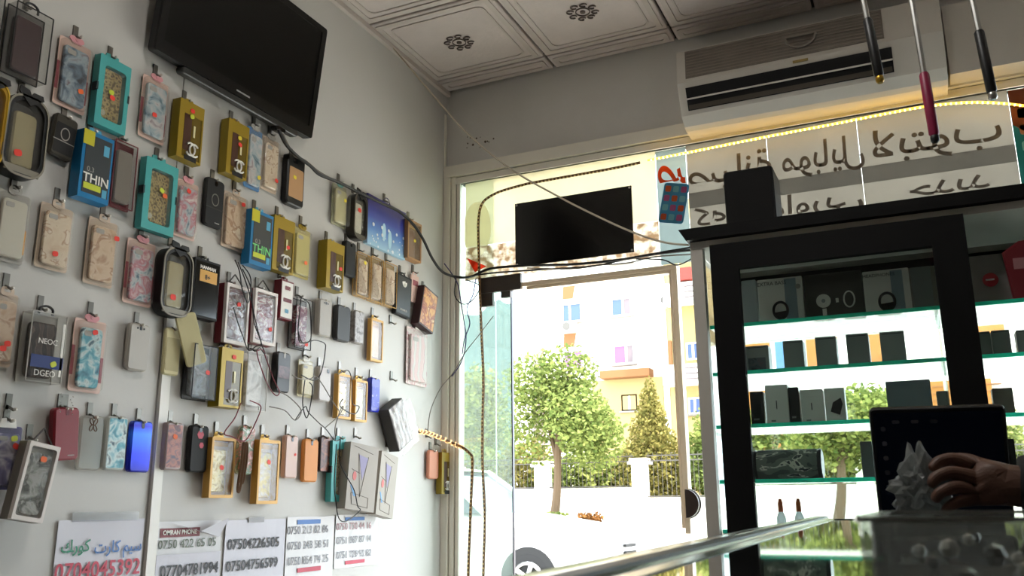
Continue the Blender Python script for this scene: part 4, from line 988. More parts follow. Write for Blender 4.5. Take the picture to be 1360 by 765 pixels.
def ear(pts, m, label, x=.06):
    e = wire('earphone_wire', WL(pts, x), .0019, m, label, 'earphones')
    return e
M_e = mat('earphone_black', '#1c1a1a', .45)
ear(((312, 345), (318, 360), (322, 385), (330, 402), (333, 370), (322, 352)), M_e, 'black earphone lead dangling over the left maroon box')
ear(((316, 348), (325, 370), (334, 400), (338, 430), (347, 455), (340, 460), (330, 465), (322, 445), (315, 425), (310, 408)), M_e, 'black earphone loop in front of the two maroon boxes')
ear(((322, 357), (334, 384), (336, 410), (346, 452), (352, 470), (345, 462), (341, 466)), M_e, 'black earphone lead down to the red wire')
ear(((341, 466), (349, 465), (354, 478), (363, 503), (371, 520), (366, 525), (355, 510), (344, 480), (341, 466)), M_cabr, 'dark red earphone loop under the right maroon box')
ear(((371, 520), (385, 528), (400, 545), (392, 558), (378, 545), (358, 540)), M_cabg, 'grey earphone lead below the black case')
ear(((400, 395), (398, 415), (396, 440), (399, 455), (412, 452), (413, 430), (411, 405), (404, 398)), M_e, 'black earphone loop round the pink printed pack')
ear(((396, 440), (402, 455), (418, 452), (431, 456), (432, 465), (429, 485), (424, 500), (415, 505), (400, 498)), M_e, 'black earphone wire looping right of the pink printed pack')
ear(((388, 498), (398, 503), (412, 503), (419, 500), (428, 510), (440, 530), (450, 545)), M_cabg, 'grey earphone wire crossing the cream pack')
ear(((405, 505), (402, 535), (407, 555), (412, 540), (415, 515), (411, 508)), M_e, 'hanging black earphone pair below the cream pack')
ear(((392, 558), (405, 540), (410, 548), (424, 562), (433, 570), (445, 585), (452, 583)), M_e, 'black earphone wire running to the teal box')
ear(((449, 497), (462, 492), (467, 505), (468, 535), (477, 540), (470, 550), (452, 540), (455, 530)), M_e, 'black earphone loop over the gold-framed pack')
ear(((432, 568), (450, 552), (456, 540), (452, 545), (445, 568), (446, 582)), M_cabg, 'grey earphone wire between gold pack and teal box')
ear(((452, 583), (451, 610), (456, 625), (470, 650), (475, 672), (478, 678), (460, 692), (450, 688), (446, 665), (444, 640), (447, 590)), M_e, 'black earphone loop hanging to the notices', .11)
ear(((320, 535), (312, 555), (298, 575), (308, 580), (322, 586), (330, 580), (340, 560), (346, 545), (345, 538), (332, 532)), M_cabr, 'dark red earphone loop below the large gold box')
# ================================================================ DISPLAY CABINET BY THE WINDOW
CY, CYB, CXR = 2.6, 2.97, 1.35
SH = (.502, .361, .207, .052, -.085)
M_frame = mat('cabinet_black', '#060606', .65, spec=.2)
M_post = mat('cabinet_aluminium', '#c9c4bb', .45)
G_cab = glassy('cabinet_glass', (.94, .97, .96), .02, .03)
G_shelf = glassy('shelf_glass', (.86, .93, .91), .10, .05, haze=.10, hazecol=(.75, .85, .83))
M_sedge = film('shelf_edge_green', '#2fc9a4', .8)
cb = empty('display_cabinet', loc=(-.59, CY, ZF)); tag(cb, 'tall black-framed glass display cabinet in front of the shop window', 'cabinet')
co = Vector((.59, -CY, -ZF))
def cpart(name, m, *bs, parent=cb):
    mb = MB()
    for b in bs: mb.bbox(*b)
    return mb.build(name, m, parent, off=co)
mb = MB(); pr = [(-.622, .805), (-.60, .768), (CXR, .768), (CXR, .805)]
mb.add([(x, y, z) for y in (CY-.03, CYB+.02) for x, z in pr], [(0, 1, 2, 3), (7, 6, 5, 4), (0, 4, 5, 1), (1, 5, 6, 2), (2, 6, 7, 3), (3, 7, 4, 0)]); mb.build('top_board', M_frame, cb, off=co)
cpart('fascia', M_post, (-.594, CXR, CY-.005, CYB, .746, .767))
for x, y in ((-.594, CY), (-.594, CYB-.035), (CXR-.04, CY), (CXR-.04, CYB-.035)): cpart('post', M_post, (x, x+.036, y, y+.035, ZF, .745))
cpart('shelf_rail', mat('rail_dark', '#2e1f44', .4), (-.527, -.522, CY+.09, CY+.10, -.1, .7))
cpart('side_pane', G_cab, (-.58, -.576, CY+.036, CYB-.036, -.1, .745))
cpart('back_pane', G_cab, (-.555, CXR-.05, CYB-.012, CYB-.008, -.1, .505))
cpart('back_board', mat('back_board_grey', '#8d8a83', .7), (-.555, CXR-.05, CYB-.014, CYB-.004, .507, .745))
cpart('back_board_strip', M_frame, (-.555, CXR-.05, CYB-.02, CYB-.0145, .70, .725))
for z in SH:
    s = cpart('shelf', G_shelf, (-.552, CXR-.045, CY+.012, CYB-.03, z-.004, z+.004))
    MB().add([(-.552, CY+.0115, z-.0055), (CXR-.045, CY+.0115, z-.0055), (CXR-.045, CY+.0115, z+.0055), (-.552, CY+.0115, z+.0055)], [(0, 1, 2, 3)]).build('front_edge', M_sedge, s, off=co)
# the black framed sliding door
dr = cpart('door', M_frame, (-.53, -.449, CY-.03, CY-.005, -1.0, .744)); 
cpart('door_rail', M_frame, (-.449, .069, CY-.03, CY-.005, .664, .744)).parent = dr
cpart('door_stile', M_frame, (.069, .153, CY-.03, CY-.005, -1.0, .744)).parent = dr
cpart('door_pane', G_cab, (-.449, .069, CY-.02, CY-.016, -1.0, .664)).parent = dr
glint_at = ony(1276, 365, CY-.03)
lo = MB().disc(0, 0, .009, 0, .006, 14).build('door_lock', M_chrome, dr, off=(0, 0, 0)); lo.matrix_world = BF(glint_at.x, glint_at.z, CY-.03)  # chrome disc added to stand in for a light glint on the stile
cpart('base_cupboard', M_frame, (-.555, CXR, CY+.04, CYB, ZF, -.092))
# brackets of the shelves, thin upright glass divider
cpart('divider', G_shelf, (.062, .067, CY+.05, CYB-.05, .21, .49))

def sbox(px0, px1, pyt, sh, y, name, label, cat, m, depth=.07, front=None, parts=(), group='boxed goods in the display cabinet'):
    z0 = SH[sh]+.0045; mid = (px0+px1)/2; zt = ony(mid, pyt, y).z
    pm = pyt+25
    x0, x1 = ony(px0, pm, y).x, ony(px1, pm, y).x
    w, h = x1-x0, zt-z0
    e = empty(name, frame((1, 0, 0), (0, 0, 1), ((x0+x1)/2, y, z0))); tag(e, label, cat, group)
    MB().slab(w, h, .003, -depth, 0, .001, 0, h/2).build('box_body', m, e)
    if front: MB().bbox(-w*.46, w*.46, h*.03, h*.97, 0, .0008).build('front_print', front, e)
    return e, w, h
K_dk = mat('dark_box', '#878d8a', .5); K_dk2 = mat('slate_box2', '#929895', .5); K_wh = mat('white_box', '#efede6', .5); K_bl = mat('blackbox', '#2c2c2e', .4)
def headphone(e, w, h, cx=0, s=1):
    c = (cx*w-w*.02, h*.36)
    pts = [(c[0]+.021*s*math.cos(a), c[1]+.026*s*math.sin(a), .003) for a in [2*PI*i/22 for i in range(22)]]
    MB().tube(pts, .0042*s, 6, True).build('headband_print', M_print_k, e)
    MB().prism([(c[0]-.021*s, c[1]-.006), (c[0]+.021*s, c[1]-.002), (c[0]+.012*s, c[1]-.026*s), (c[0]-.012*s, c[1]-.026*s)], .001, .004).build('ear_cushion_print', M_print_k, e)
    MB().bbox(w*.10, w*.36, h*.02, h*.97, .0008, .0014).build('pale_blue_figure', mat('pale_blue_print', '#8fa3ad', .5), e)
Y1 = 2.76
e, w, h = sbox(1007, 1067, 369, 0, Y1, 'headphone_box', 'white headphone box on the top shelf, nearer the cabinet post', 'headphone box', K_wh); headphone(e, w, h)
text('EXTRA BASS', w*.12, M_ink, e, (-w*.18, h*.9, .0016)); MB().disc(w*.4, h*.8, .008, .0014, .002, 12).build('seal', M_greyc, e)
e, w, h = sbox(1068, 1146, 362, 0, Y1, 'gadget_box', 'dark gadget box with white fan print between the headphone boxes', 'gadget box', mat('charcoal_box', '#45453f', .5))
MB().disc(-w*.18, h*.47, .021, .0, .002, 18).build('fan_print', K_wh, e); MB().disc(-w*.18, h*.47, .006, .002, .003, 10).build('fan_hub', K_dk, e); MB().bbox(-w*.21, -w*.14, 0.002, h*.32, 0, .002).build('fan_handle', K_wh, e)
pts = [(w*.26+.015*math.cos(2*PI*i/18), h*.46+.024*math.sin(2*PI*i/18), .002) for i in range(18)]; MB().tube(pts, .0025, 5, True).build('ring_print', K_wh, e)
MB().bbox(w*.03, w*.08, h*.42, h*.5, 0, .002).build('bulb_print', K_wh, e)
e, w, h = sbox(1147, 1209, 358, 0, Y1, 'headphone_box', 'white headphone box on the top shelf, nearer the black stile', 'headphone box', K_wh); headphone(e, w, h)
text('HEADPHONES', w*.11, M_ink, e, (-w*.15, h*.9, .0016))
e, w, h = sbox(1211, 1238, 354, 0, Y1, 'dark_carton', 'dim grey carton beside the second headphone box', 'carton', K_dk)
e, w, h = sbox(986, 1005, 372, 0, Y1+.05, 'pale_carton', 'pale carton tucked against the cabinet post on the top shelf', 'carton', mat('pale_carton', '#9aa3a6', .5))
e, w, h = sbox(1288, 1341, 338, 0, Y1, 'speaker_box', 'grey box with a red round logo right of the black stile', 'gadget box', mat('silver_box', '#8e8b86', .5))
MB().disc(0, h*.55, .02, 0, .0015, 18).build('logo_disc', mat('logo_red', '#a82a30', .5), e); MB().bbox(-.012, .010, h*.55-.002, h*.55+.003, .0015, .0022).build('logo_bar', K_wh, e)
rp_ = ony(1364, 396, 2.66); 
rd = empty('red_pouch', frame((1, 0, 0), (0, 0, 1), (rp_.x, 2.66, SH[0]+.005))); tag(rd, 'red printed pouch standing at the right photo edge', 'pouch')
MB().prism([(-.03, 0), (.05, 0), (.055, .15), (.03, .17), (.0, .168), (-.042, .14)], -.02, .0, [(-.026, .004), (.046, .004), (.05, .147), (.03, .163), (0, .161), (-.037, .137)], .006).build('pouch', mat('pouch_red', '#6a121c', .4), rd)
MB().bbox(-.02, .04, .09, .12, .0, .001).build('print', mat('pouch_print', '#9a6a6c', .5), rd)
Y2 = 2.74
for i, (a, b, t, lab) in enumerate(((991, 1022, 459, 'printed dark box at the post end of the second shelf'), (1041, 1068, 452, 'plain dark box, second along the second shelf'), (1084, 1112, 447, 'plain dark box, third along the second shelf'), (1125, 1155, 443, 'plain dark box, fourth along the second shelf'), (1170, 1203, 440, 'plain dark box on the second shelf, nearest the black stile'), (1300, 1318, 440, 'dark box just right of the black stile, second shelf'), (1319, 1344, 438, 'wider dark box at the right photo edge, second shelf'), (1352, 1385, 437, 'dark box cut by the photo edge, second shelf'))):
    e, w, h = sbox(a, b, t, 1, Y2, 'small_box', lab, 'small box', K_dk if i % 2 else K_dk2, .06)
    if i == 0:
        MB().bbox(-w*.4, w*.35, h*.2, h*.6, 0, .001).build('print', pat('dim_print', ['#30363a', '#58606a', '#6a5a62'], 'noise', 50), e)
    MB().bbox(-w*.4, w*.4, h*.93, h*.95, 0, .0006).build('lid_line', K_bl, e)
for a, b, t, lab, m in ((997, 1015, 520, 'black narrow box at the post end of the third shelf', K_bl), (1017, 1047, 511, 'tall white phone box on the third shelf', K_wh), (1048, 1062, 514, 'black box spine between two white boxes', K_bl), (1064, 1094, 517, 'shorter white phone box on the third shelf', K_wh), (1096, 1123, 515, 'white box printed with a small dark gadget', K_wh), (1178, 1238, 505, 'large grey-blue flat box on the third shelf', mat('grey_blue_box', '#7d8c93', .5)), (1246, 1262, 519, 'dark narrow box half behind the black stile, third shelf', K_dk2), (1320, 1348, 515, 'brown-grey box right of the black stile, third shelf', mat('taupe_box', '#857c74', .5))):
    e, w, h = sbox(a, b, t, 2, Y2, 'phone_box', lab, 'phone box', m, .05)
    if 'gadget' in lab: MB().prism([(-w*.25, h*.35), (w*.2, h*.25), (w*.38, h*.55), (w*.3, h*.72), (-w*.1, h*.6)], 0, .0015).build('gadget_print', K_bl, e)
    elif m is K_wh: MB().bbox(-w*.04, w*.0, h*.42, h*.62, 0, .001).build('phone_edge_print', K_bl, e); MB().bbox(-w*.3, -w*.1, h*.12, h*.16, 0, .001).build('lettering_line', K_dk, e)
    else: MB().bbox(-w*.3, w*.1, h*.2, h*.25, 0, .001).build('label_line', K_dk, e)
# camouflage speaker, lower shelf
x0, x1 = ony(1003, 617, 2.74).x, ony(1092, 617, 2.74).x; zt = ony(1047, 596, 2.70).z; z0 = SH[3]+.0045; rr = (zt-z0)/2
cs = empty('bluetooth_speaker', frame((1, 0, 0), (0, 0, 1), ((x0+x1)/2, 2.74, z0))); tag(cs, 'camouflage cylinder speaker lying on the lower shelf', 'speaker')
w = x1-x0
MB().lathe([(0, -w/2+.006), (rr*.9, -w/2+.006), (rr, -w/2+.012), (rr, w/2-.012), (rr*.9, w/2-.006), (0, w/2-.006)], 24, 'x', (0, rr, 0)).build('drum', pat('camo', ['#5a625e', '#7d857d', '#e8e8da', '#4a5154'], 'noise', 26, .8, stops=[.3, .45, .6, .64], hard=True, stretch=(.6, 1.2, 1)), cs, smooth=True)
for s in (-1, 1): MB().lathe([(0, -.006), (rr*.96, -.006), (rr*1.02, 0), (rr*.96, .006), (0, .006)], 24, 'x', (s*(w/2-.004), rr*1.0, 0)).build('end_cap', K_bl, cs, smooth=True)
e, w, h = sbox(1316, 1350, 583, 3, 2.74, 'gadget_box', 'black box with a round lens on the lower shelf, right of the tablet', 'gadget box', K_bl); MB().disc(0, h*.5, .016, 0, .004, 16).build('lens', M_blackgloss, e)
e, w, h = sbox(1144, 1160, 586, 3, 2.8, 'grey_box', 'narrow grey box behind the tablet edge, lower shelf', 'small box', mat('mid_grey_box', '#6a6f70', .5))
for px, lab in ((1038, 'orange-capped small bottle nearer the cabinet post'), (1062, 'orange-capped small bottle farther from the cabinet post')):
    p = ony(px, 692, 2.68); z0 = SH[4]+.0045
    bt = empty('glue_bottle', loc=(p.x, 2.68, z0)); tag(bt, lab, 'bottle', 'small bottles on the bottom shelf')
    MB().lathe([(0, 0), (.0125, 0), (.013, .003), (.013, .032), (.007, .046), (.006, .049), (0, .049)], 14).build('bottle', film('bottle_white', '#eef2f2', .75), bt, smooth=True)
    MB().lathe([(0, .048), (.0075, .048), (.007, .072), (.004, .084), (0, .084)], 12).build('cap', mat('cap_orange', '#d8622c', .4), bt, smooth=True)
# loudspeaker on the cabinet
y = 2.64; a = ony(962, 260, y).x; b = ony(1029, 260, y).x; zt = ony(995, 223, y).z
sp = empty('loudspeaker', frame((1, 0, 0), (0, 0, 1), ((a+b)/2, y, .8055))); tag(sp, 'black box loudspeaker standing on top of the display cabinet', 'loudspeaker')
w, h = b-a, zt-.8055
MB().slab(w, h, .012, -.14, -.006, 0, 0, h/2).build('cabinet', M_matte, sp, smooth=True)
MB().slab(w*.96, h*.96, .012, -.006, .004, .003, 0, h/2).build('grille_cloth', mat('grille_cloth', '#0a0a0a', .9), sp)
MB().slab(.05, .008, .002, .004, .005, 0, 0, h*.07).build('badge', K_dk, sp)

# ================================================================ GLASS COUNTER
zc = -.05
XE0, YE0, XE1, YE1 = -.230, .2, -.2895, 2.487
def xe(y): return XE0+(XE1-XE0)*(y-YE0)/(YE1-YE0)
ct = empty('glass_counter', loc=(.2, 1.2, ZF)); tag(ct, 'glass-topped shop counter with a chrome edge rail', 'counter')
ko = Vector((-.2, -1.2, -ZF))
def poly(name, m, z0, z1, xa, xb, ya, yb, parent=ct):
    v = [(xe(ya)+xa, ya, z0), (xb, ya, z0), (xb, yb, z0), (xe(yb)+xa, yb, z0)]; v += [(p[0], p[1], z1) for p in v]
    return MB().add(v, [(0, 3, 2, 1), (4, 5, 6, 7), (0, 1, 5, 4), (1, 2, 6, 5), (2, 3, 7, 6), (3, 0, 4, 7)]).build(name, m, parent, off=ko)
M_ctop = mat('counter_glass', '#141a18', .03, spec=.9, coat=1)
poly('glass_top', M_ctop, zc-.008, zc, .03, .75, -.5, 2.475)
rb = MB()
prof = [(0, -.022), (0, .0015), (.004, .006), (.012, .0085), (.024, .0085), (.034, .006), (.040, .002), (.046, .0025), (.054, .0005), (.054, -.009), (.03, -.009), (.03, -.022)]
n = len(prof); ys = (-.5, YE1)
rb.add([(xe(y)+p[0], y, zc+p[1]) for y in ys for p in prof], [(i, (i+1) % n, n+(i+1) % n, n+i) for i in range(n)]+[tuple(range(n))[::-1], tuple(range(n, 2*n))])
rb.build('edge_rail', mat('polished_rail', '#a39c90', .18, 1), ct, off=ko)
poly('black_strip', M_black, zc+.0015, zc+.0078, .033, 0, -.5, 2.486) if False else None
rs_ = MB(); rs_.add([(xe(y)+p, y, zc+z) for y in (-.5, 2.486) for p, z in ((.030, .004), (.030, .0088), (.037, .0068), (.037, .003))], [(0, 1, 5, 4), (1, 2, 6, 5), (2, 3, 7, 6), (3, 0, 4, 7), (0, 3, 2, 1), (4, 5, 6, 7)]); rs_.build('black_strip', M_black, ct, off=ko)  # narrow black strips laid along the rail, here and below
rs_ = MB(); rs_.add([(xe(y)+p, y, zc+z) for y in (-.5, 2.486) for p, z in ((.002, .003), (.003, .0062), (.010, .0088), (.010, .006))], [(0, 1, 5, 4), (1, 2, 6, 5), (2, 3, 7, 6), (3, 0, 4, 7), (0, 3, 2, 1), (4, 5, 6, 7)]); rs_.build('black_strip', M_black, ct, off=ko)
MB().bbox(XE1+.054, .75, 2.475, 2.487, zc-.02, zc+.002).build('end_rail', M_black, ct, off=ko)
poly('front_pane', glassy('counter_front', (.9, .95, .93), .05, .03), -.62, zc-.022, .004, -.222, -.5, 2.47) if False else None
poly('plinth', mat('counter_body', '#3a342e', .5), ZF, -.62, .01, .75, -.5, 2.47)
poly('inner_shelf', M_floor, -.62, -.6, .01, .75, -.5, 2.47)
MB().bbox(.72, .75, -.5, 2.47, -.6, zc-.008).build('rear_panel', M_frame, ct, off=ko)
MB().bbox(XE1+.02, .72, 2.45, 2.47, -.6, zc-.02).build('end_panel', M_frame, ct, off=ko)
for y in (-.4, 1.0, 2.4): MB().bbox(xe(y)+.008, xe(y)+.03, y, y+.03, -.6, zc-.02).build('upright', M_post, ct, off=ko)

# acrylic tray in the near foreground
tp = empty('acrylic_tray', loc=(.1, .62, zc)); tag(tp, 'clear acrylic tray of glinting bits close in the foreground', 'tray')
G_acr = glassy('acrylic', (.9, .92, .9), .08, .06, haze=.05, hazecol=(.6, .6, .58))
MB().ring(rrect(.272, .26, .01), rrect(.262, .25, .006), 0, .040).build('tray_wall', G_acr, tp)
MB().slab(.262, .25, .006, .0005, .003).build('tray_floor', mat('tray_floor', '#1d1e1c', .2), tp)
MB().ring(rrect(.276, .264, .012), rrect(.258, .246, .006), .039, .0415).build('rim', mat('rim_grey', '#8f8f88', .15), tp)
random.seed(5)
for k in range(46):
    x, y = random.uniform(-.12, .12), random.uniform(-.115, .115); s = random.uniform(.0035, .0075)
    o = MB().lathe([(0, -s), (s*.7, -s*.7), (s, 0), (s*.7, s*.7), (0, s)], 8).build('bead', mat('bead_white', '#f4f3ee', .1, .6) if k % 3 else mat('bead_dark', '#2b2c2a', .1), tp, smooth=True)
    o.location = (x, y, .003+s+random.choice((0, 0, .008, .016)))

# tablet on the counter
YT = 1.75
a = ony(1142, 560, YT).x; b = ony(1316, 560, YT).x; zt = ony(1230, 549, YT).z
w = (b-a); h = (zt-zc)*1.02
tb = empty('tablet_screen', frame((1, 0, 0), (0, 0, 1), ((a+b)/2+.016, YT, zc+.012)) @ Matrix.Rotation(math.radians(-1.2), 4, 'Z') @ Matrix.Rotation(math.radians(20), 4, 'X'))
tag(tb, 'dark tablet screen propped upright on the counter behind the hand', 'tablet')
MB().slab(w, h, .010, -.012, 0, .002, 0, h/2).build('housing', M_black, tb)
MB().slab(w*.94, h*.92, .004, 0, .0008, 0, 0, h/2).build('screen', mat('tablet_glass', '#07080a', .12, emit=(.012, .018, .04), es=.008), tb)
for k in range(5): MB().slab(.008, .008, .003, .0008, .0012, 0, -w*.40, h*(.82-.13*k)).build('side_icon', mat('icon_dim', '#4a4a50', .5), tb)
for k in range(3): MB().slab(.012, .006, .002, .0008, .0012, 0, -w*.3+.03*k, h*.88).build('status_icon', mat('icon_dim', '#4a4a50', .5), tb)
MB().bbox(-w*.3, w*.3, .0, .02, -.07, -.012).build('stand_foot', M_black, tb)

# ================================================================ FOREARM AND HAND
YH = 1.45
def hp(px, py, dy=0): return ony(px, py, YH+dy)
hb = hp(1330, 668)
pe = empty('person', loc=(hb.x, hb.y, zc)); tag(pe, 'forearm and hand reaching in at the right edge, holding a crumpled grey bag', 'person')
V = []; E = []; Rr = []
def node(p, r, par=None):
    V.append(p-pe.location); Rr.append(r if isinstance(r, tuple) else (r, r))
    if par is not None: E.append((par, len(V)-1))
    return len(V)-1
n0 = node(hp(1640, 668, -.05), .047); n1 = node(hp(1500, 660, -.03), .046, n0); n2 = node(hp(1410, 652, -.01), .040, n1); n3 = node(hp(1345, 645), (.032, .027), n2); n4 = node(hp(1318, 643), (.034, .024), n3)
def finger(pts, rs):
    k = n4
    for p, r in zip(pts, rs): k = node(hp(*p), r, k)
finger([(1292, 620, .0), (1266, 609, -.004), (1246, 613, -.012), (1236, 626, -.02)], (.013, .0105, .0095, .008))
finger([(1290, 634, -.012), (1262, 627, -.024), (1242, 634, -.034), (1234, 648, -.036)], (.013, .0105, .0095, .008))
finger([(1291, 648, -.016), (1264, 647, -.032), (1246, 655, -.040), (1240, 668, -.038)], (.0125, .010, .009, .0078))
finger([(1296, 662, -.014), (1273, 666, -.030), (1258, 674, -.034), (1253, 684, -.030)], (.0115, .009, .008, .007))
finger([(1306, 622, .018), (1284, 611, .034), (1262, 610, .036), (1246, 618, .030)], (.015, .012, .0105, .009))
me = bpy.data.meshes.new('forearm_and_hand'); me.from_pydata(V, E, [])
fo = link('forearm_and_hand', me, pe); me.materials.append(mat('skin', '#5e3f30', .55, bump=.1, bscale=120))
sk = fo.modifiers.new('skin', 'SKIN')
for i, r in enumerate(Rr): me.skin_vertices[0].data[i].radius = r
me.skin_vertices[0].data[0].use_root = True
ss = fo.modifiers.new('sub', 'SUBSURF'); ss.levels = 2; ss.render_levels = 2
sl = MB(); sl.tube([hp(x, y, d)-pe.location for x, y, d in ((1356, 648, 0), (1362, 648, 0), (1410, 652, -.01), (1500, 660, -.03), (1640, 668, -.05))], [.043, .046, .052, .06, .068], 18)
sl.build('sleeve', mat('dark_sleeve', '#17181a', .8), pe, smooth=True)
# the crumpled bag held in the fingers
bg_ = bmesh.new(); bmesh.ops.create_icosphere(bg_, subdivisions=4, radius=1)
cc = hp(1226, 650, -.005)
for v in bg_.verts:
    n_ = v.co.copy(); a_ = math.atan2(n_.z, n_.x)
    k = 1+.16*math.sin(7*a_+3*n_.y)+.12*math.sin(11*n_.x+5*n_.z)+.09*math.sin(17*n_.z-9*n_.x+4*n_.y)
    tuft = max(0, n_.z-.55)*1.5
    v.co = Vector((n_.x*.040*k*(1-.75*tuft)+(-.008*tuft), n_.y*.026*k*(1-.6*tuft), n_.z*.040*k+tuft*.035))
    if v.co.z < -.042: v.co.z = -.042
me = bpy.data.meshes.new('crumpled_bag'); bg_.to_mesh(me); bg_.free(); me.materials.append(glassy('grey_bag', (.6, .6, .58), .12, .25, haze=.6, hazecol=(.25, .26, .25), wrinkle=.8, wscale=70))
cg = link('crumpled_bag', me); cg.location = cc; tag(cg, 'crumpled grey plastic bag held in the fingers before the tablet', 'plastic bag')

# ================================================================ TELESCOPIC POLES HANGING FROM THE CEILING
def pole(p_top, p_bot, px_rod, m, tipm, label, y=2.0):
    t = ony(*p_top, y); b_ = ony(*p_bot, y); d = (t-b_).normalized()
    L = (t-b_).length
    e = empty('telescopic_pole', loc=b_); tag(e, label, 'selfie stick', 'telescopic poles hanging from the ceiling')
    up = d*L; top = d*((ZC-.01-b_.z)/d.z)
    MB().tube([d*.012, d*.016, up*.5, up*.97, up], [.0085, .0105, .0108, .0105, .008], 12).build('handle', m, e, smooth=True)
    MB().tube([d*-.004, d*.0, d*.010, d*.013], [.006, .009, .009, .007], 12).build('end_cap', tipm, e, smooth=True)
    MB().tube([up, up+(top-up)*.4], .0062, 8).build('lower_tube', M_steel, e); MB().tube([up+(top-up)*.4, top], .0048, 8).build('upper_tube', M_steel, e)
pole((1152, 25), (1169, 108), 0, M_black, mat('brass_cap', '#a8842e', .3, .8), 'black-handled telescopic pole with brass end in front of the air conditioner')
pole((1227, 97), (1242, 187), 0, mat('magenta_grip', '#8a1440', .45), M_black, 'telescopic pole with a magenta handle')
pole((1300, 41), (1319, 130), 0, M_black, M_steel, 'black-handled telescopic pole nearest the right photo edge')
# ================================================================ STREET OUTSIDE
M_road = mat('pale_asphalt', '#c2bcb2', .9, vary=.08, vscale=.6)
gd = MB().bbox(-90, 90, B+.2, 140, ZF-.3, ZF-.01).build('street', M_road); tag(gd, kind='structure')
pv = MB().bbox(-60, 60, 21.5, 60, ZF-.01, -.66).build('pavement', mat('pavement_pale', '#c9c2b4', .9, vary=.06, vscale=1)); tag(pv, kind='structure')
sk_ = MB().bbox(-60, 60, B+.2, 6.0, ZF-.01, ZF).build('shop_pavement', mat('pavement_warm', '#dcd6cc', .9, vary=.06, vscale=1)); tag(sk_, kind='structure')
YW = 26.0
ZG = -.66
M_ww = mat('white_wash', '#e2ddd2', .85)
pills = (600, 720, 850, 985, 1150, 1310, 1460)
px_x = [ony(p, 650, YW).x for p in pills]
gw = empty('garden_wall', loc=(px_x[0], YW, ZF)); tag(gw, 'long low white garden wall across the street', 'wall')
for k in range(len(pills)-1):
    wt = .02 if k == 2 else .32
    MB().bbox(px_x[k]+.22, px_x[k+1]-.22, YW, YW+.22, ZF, wt).build('wall_panel', M_ww, gw, off=-gw.location)
    MB().bbox(px_x[k]+.22, px_x[k+1]-.22, YW-.04, YW+.26, wt, wt+.08).build('coping', mat('coping', '#d5cfc3', .8), gw, off=-gw.location)
names = ('pillar left of the street tree, seen through tinted glass', 'pillar just beside the street tree trunk', 'pillar right of the street tree, in the doorway', 'pillar behind the display cabinet post', 'pillar behind the tablet', 'pillar at the right photo edge', 'pillar beyond the right photo edge')
for k, x in enumerate(px_x[:-1]):
    g = empty('gate_pillar', loc=(x, YW+.1, ZF)); tag(g, 'white garden wall '+names[k], 'pillar', 'pillars of the garden wall')
    MB().bbox(-.21, .21, -.21, .21, 0, 2.12).build('shaft', M_ww, g); MB().bbox(-.3, .3, -.3, .3, 2.12, 2.2).build('cap', M_ww, g)
    MB().bbox(-.26, .26, -.26, .26, 2.2, 2.3).build('cap_top', mat('pillar_cap', '#c9bfb2', .8), g)
M_iron = mat('wrought_iron', '#45403a', .6)
for k in range(len(pills)-1):
    x0, x1 = px_x[k]+.2, px_x[k+1]-.2
    f = empty('fence_panel', loc=(x0, YW+.1, .1 if k == 2 else .4)); tag(f, 'dark iron railing on the garden wall, '+('seen through the tinted glass', 'behind the street tree', 'beside the conifer', 'behind the cabinet shelves', 'behind the tablet', 'at the right photo edge')[k], 'railing', 'iron railings on the garden wall')
    for z in (.02, .75, .9): MB().bbox(0, x1-x0, -.015, .015, z+(.3 if k == 2 and z > .5 else 0), z+.035+(.3 if k == 2 and z > .5 else 0)).build('rail', M_iron, f)
    nb = int((x1-x0)/.13); bm_ = MB()
    for i in range(nb): bm_.bbox((i+.5)*(x1-x0)/nb-.006, (i+.5)*(x1-x0)/nb+.006, -.006, .006, .0, 1.3 if k == 2 else 1.0)
    o = bm_.build('bars', M_iron, f); o['kind'] = 'stuff'

def leaves(n, clumps, size, seed, flat=.5):
    rnd = random.Random(seed); v = []; f = []
    tot = sum(c[1][0]*c[1][2] for c in clumps)
    for c, rad in clumps:
        k = int(n*rad[0]*rad[2]/tot)
        for _ in range(k):
            while True:
                p = Vector((rnd.uniform(-1, 1), rnd.uniform(-1, 1), rnd.uniform(-1, 1)))
                if .25 < p.length < 1: break
            p = Vector((p.x*rad[0], p.y*rad[1], p.z*rad[2]))+Vector(c)
            d = Vector((rnd.gauss(0, 1), rnd.gauss(0, 1), rnd.gauss(0, flat))).normalized(); s = size*rnd.uniform(.6, 1.3)
            e = d.cross(Vector((rnd.gauss(0, 1), rnd.gauss(0, 1), rnd.gauss(0, 1)))).normalized()*s*.32
            b = len(v); v += [p-d*s*.5, p+e, p+d*s*.5, p-e]; f.append((b, b+1, b+2, b+3))
    mb = MB(); mb.v = [tuple(q) for q in v]; mb.f = f
    return mb
def leafmat(name, a, b, tr=.35):
    if name in MATS: return MATS[name]
    m, nt, p = _new(name); nt.nodes.remove(p)
    g = nt.nodes.new('ShaderNodeNewGeometry'); rp = nt.nodes.new('ShaderNodeValToRGB')
    rp.color_ramp.elements[0].color = c4(hexc(a)); rp.color_ramp.elements[1].color = c4(hexc(b))
    nt.links.new(g.outputs['Random Per Island'], rp.inputs['Fac'])
    d = nt.nodes.new('ShaderNodeBsdfDiffuse'); t = nt.nodes.new('ShaderNodeBsdfTranslucent'); mx = nt.nodes.new('ShaderNodeMixShader'); mx.inputs[0].default_value = tr
    for q in (d, t): nt.links.new(rp.outputs['Color'], q.inputs['Color'])
    nt.links.new(d.outputs[0], mx.inputs[1]); nt.links.new(t.outputs[0], mx.inputs[2]); nt.links.new(mx.outputs[0], nt.nodes['Material Output'].inputs['Surface'])
    MATS[name] = m; return m
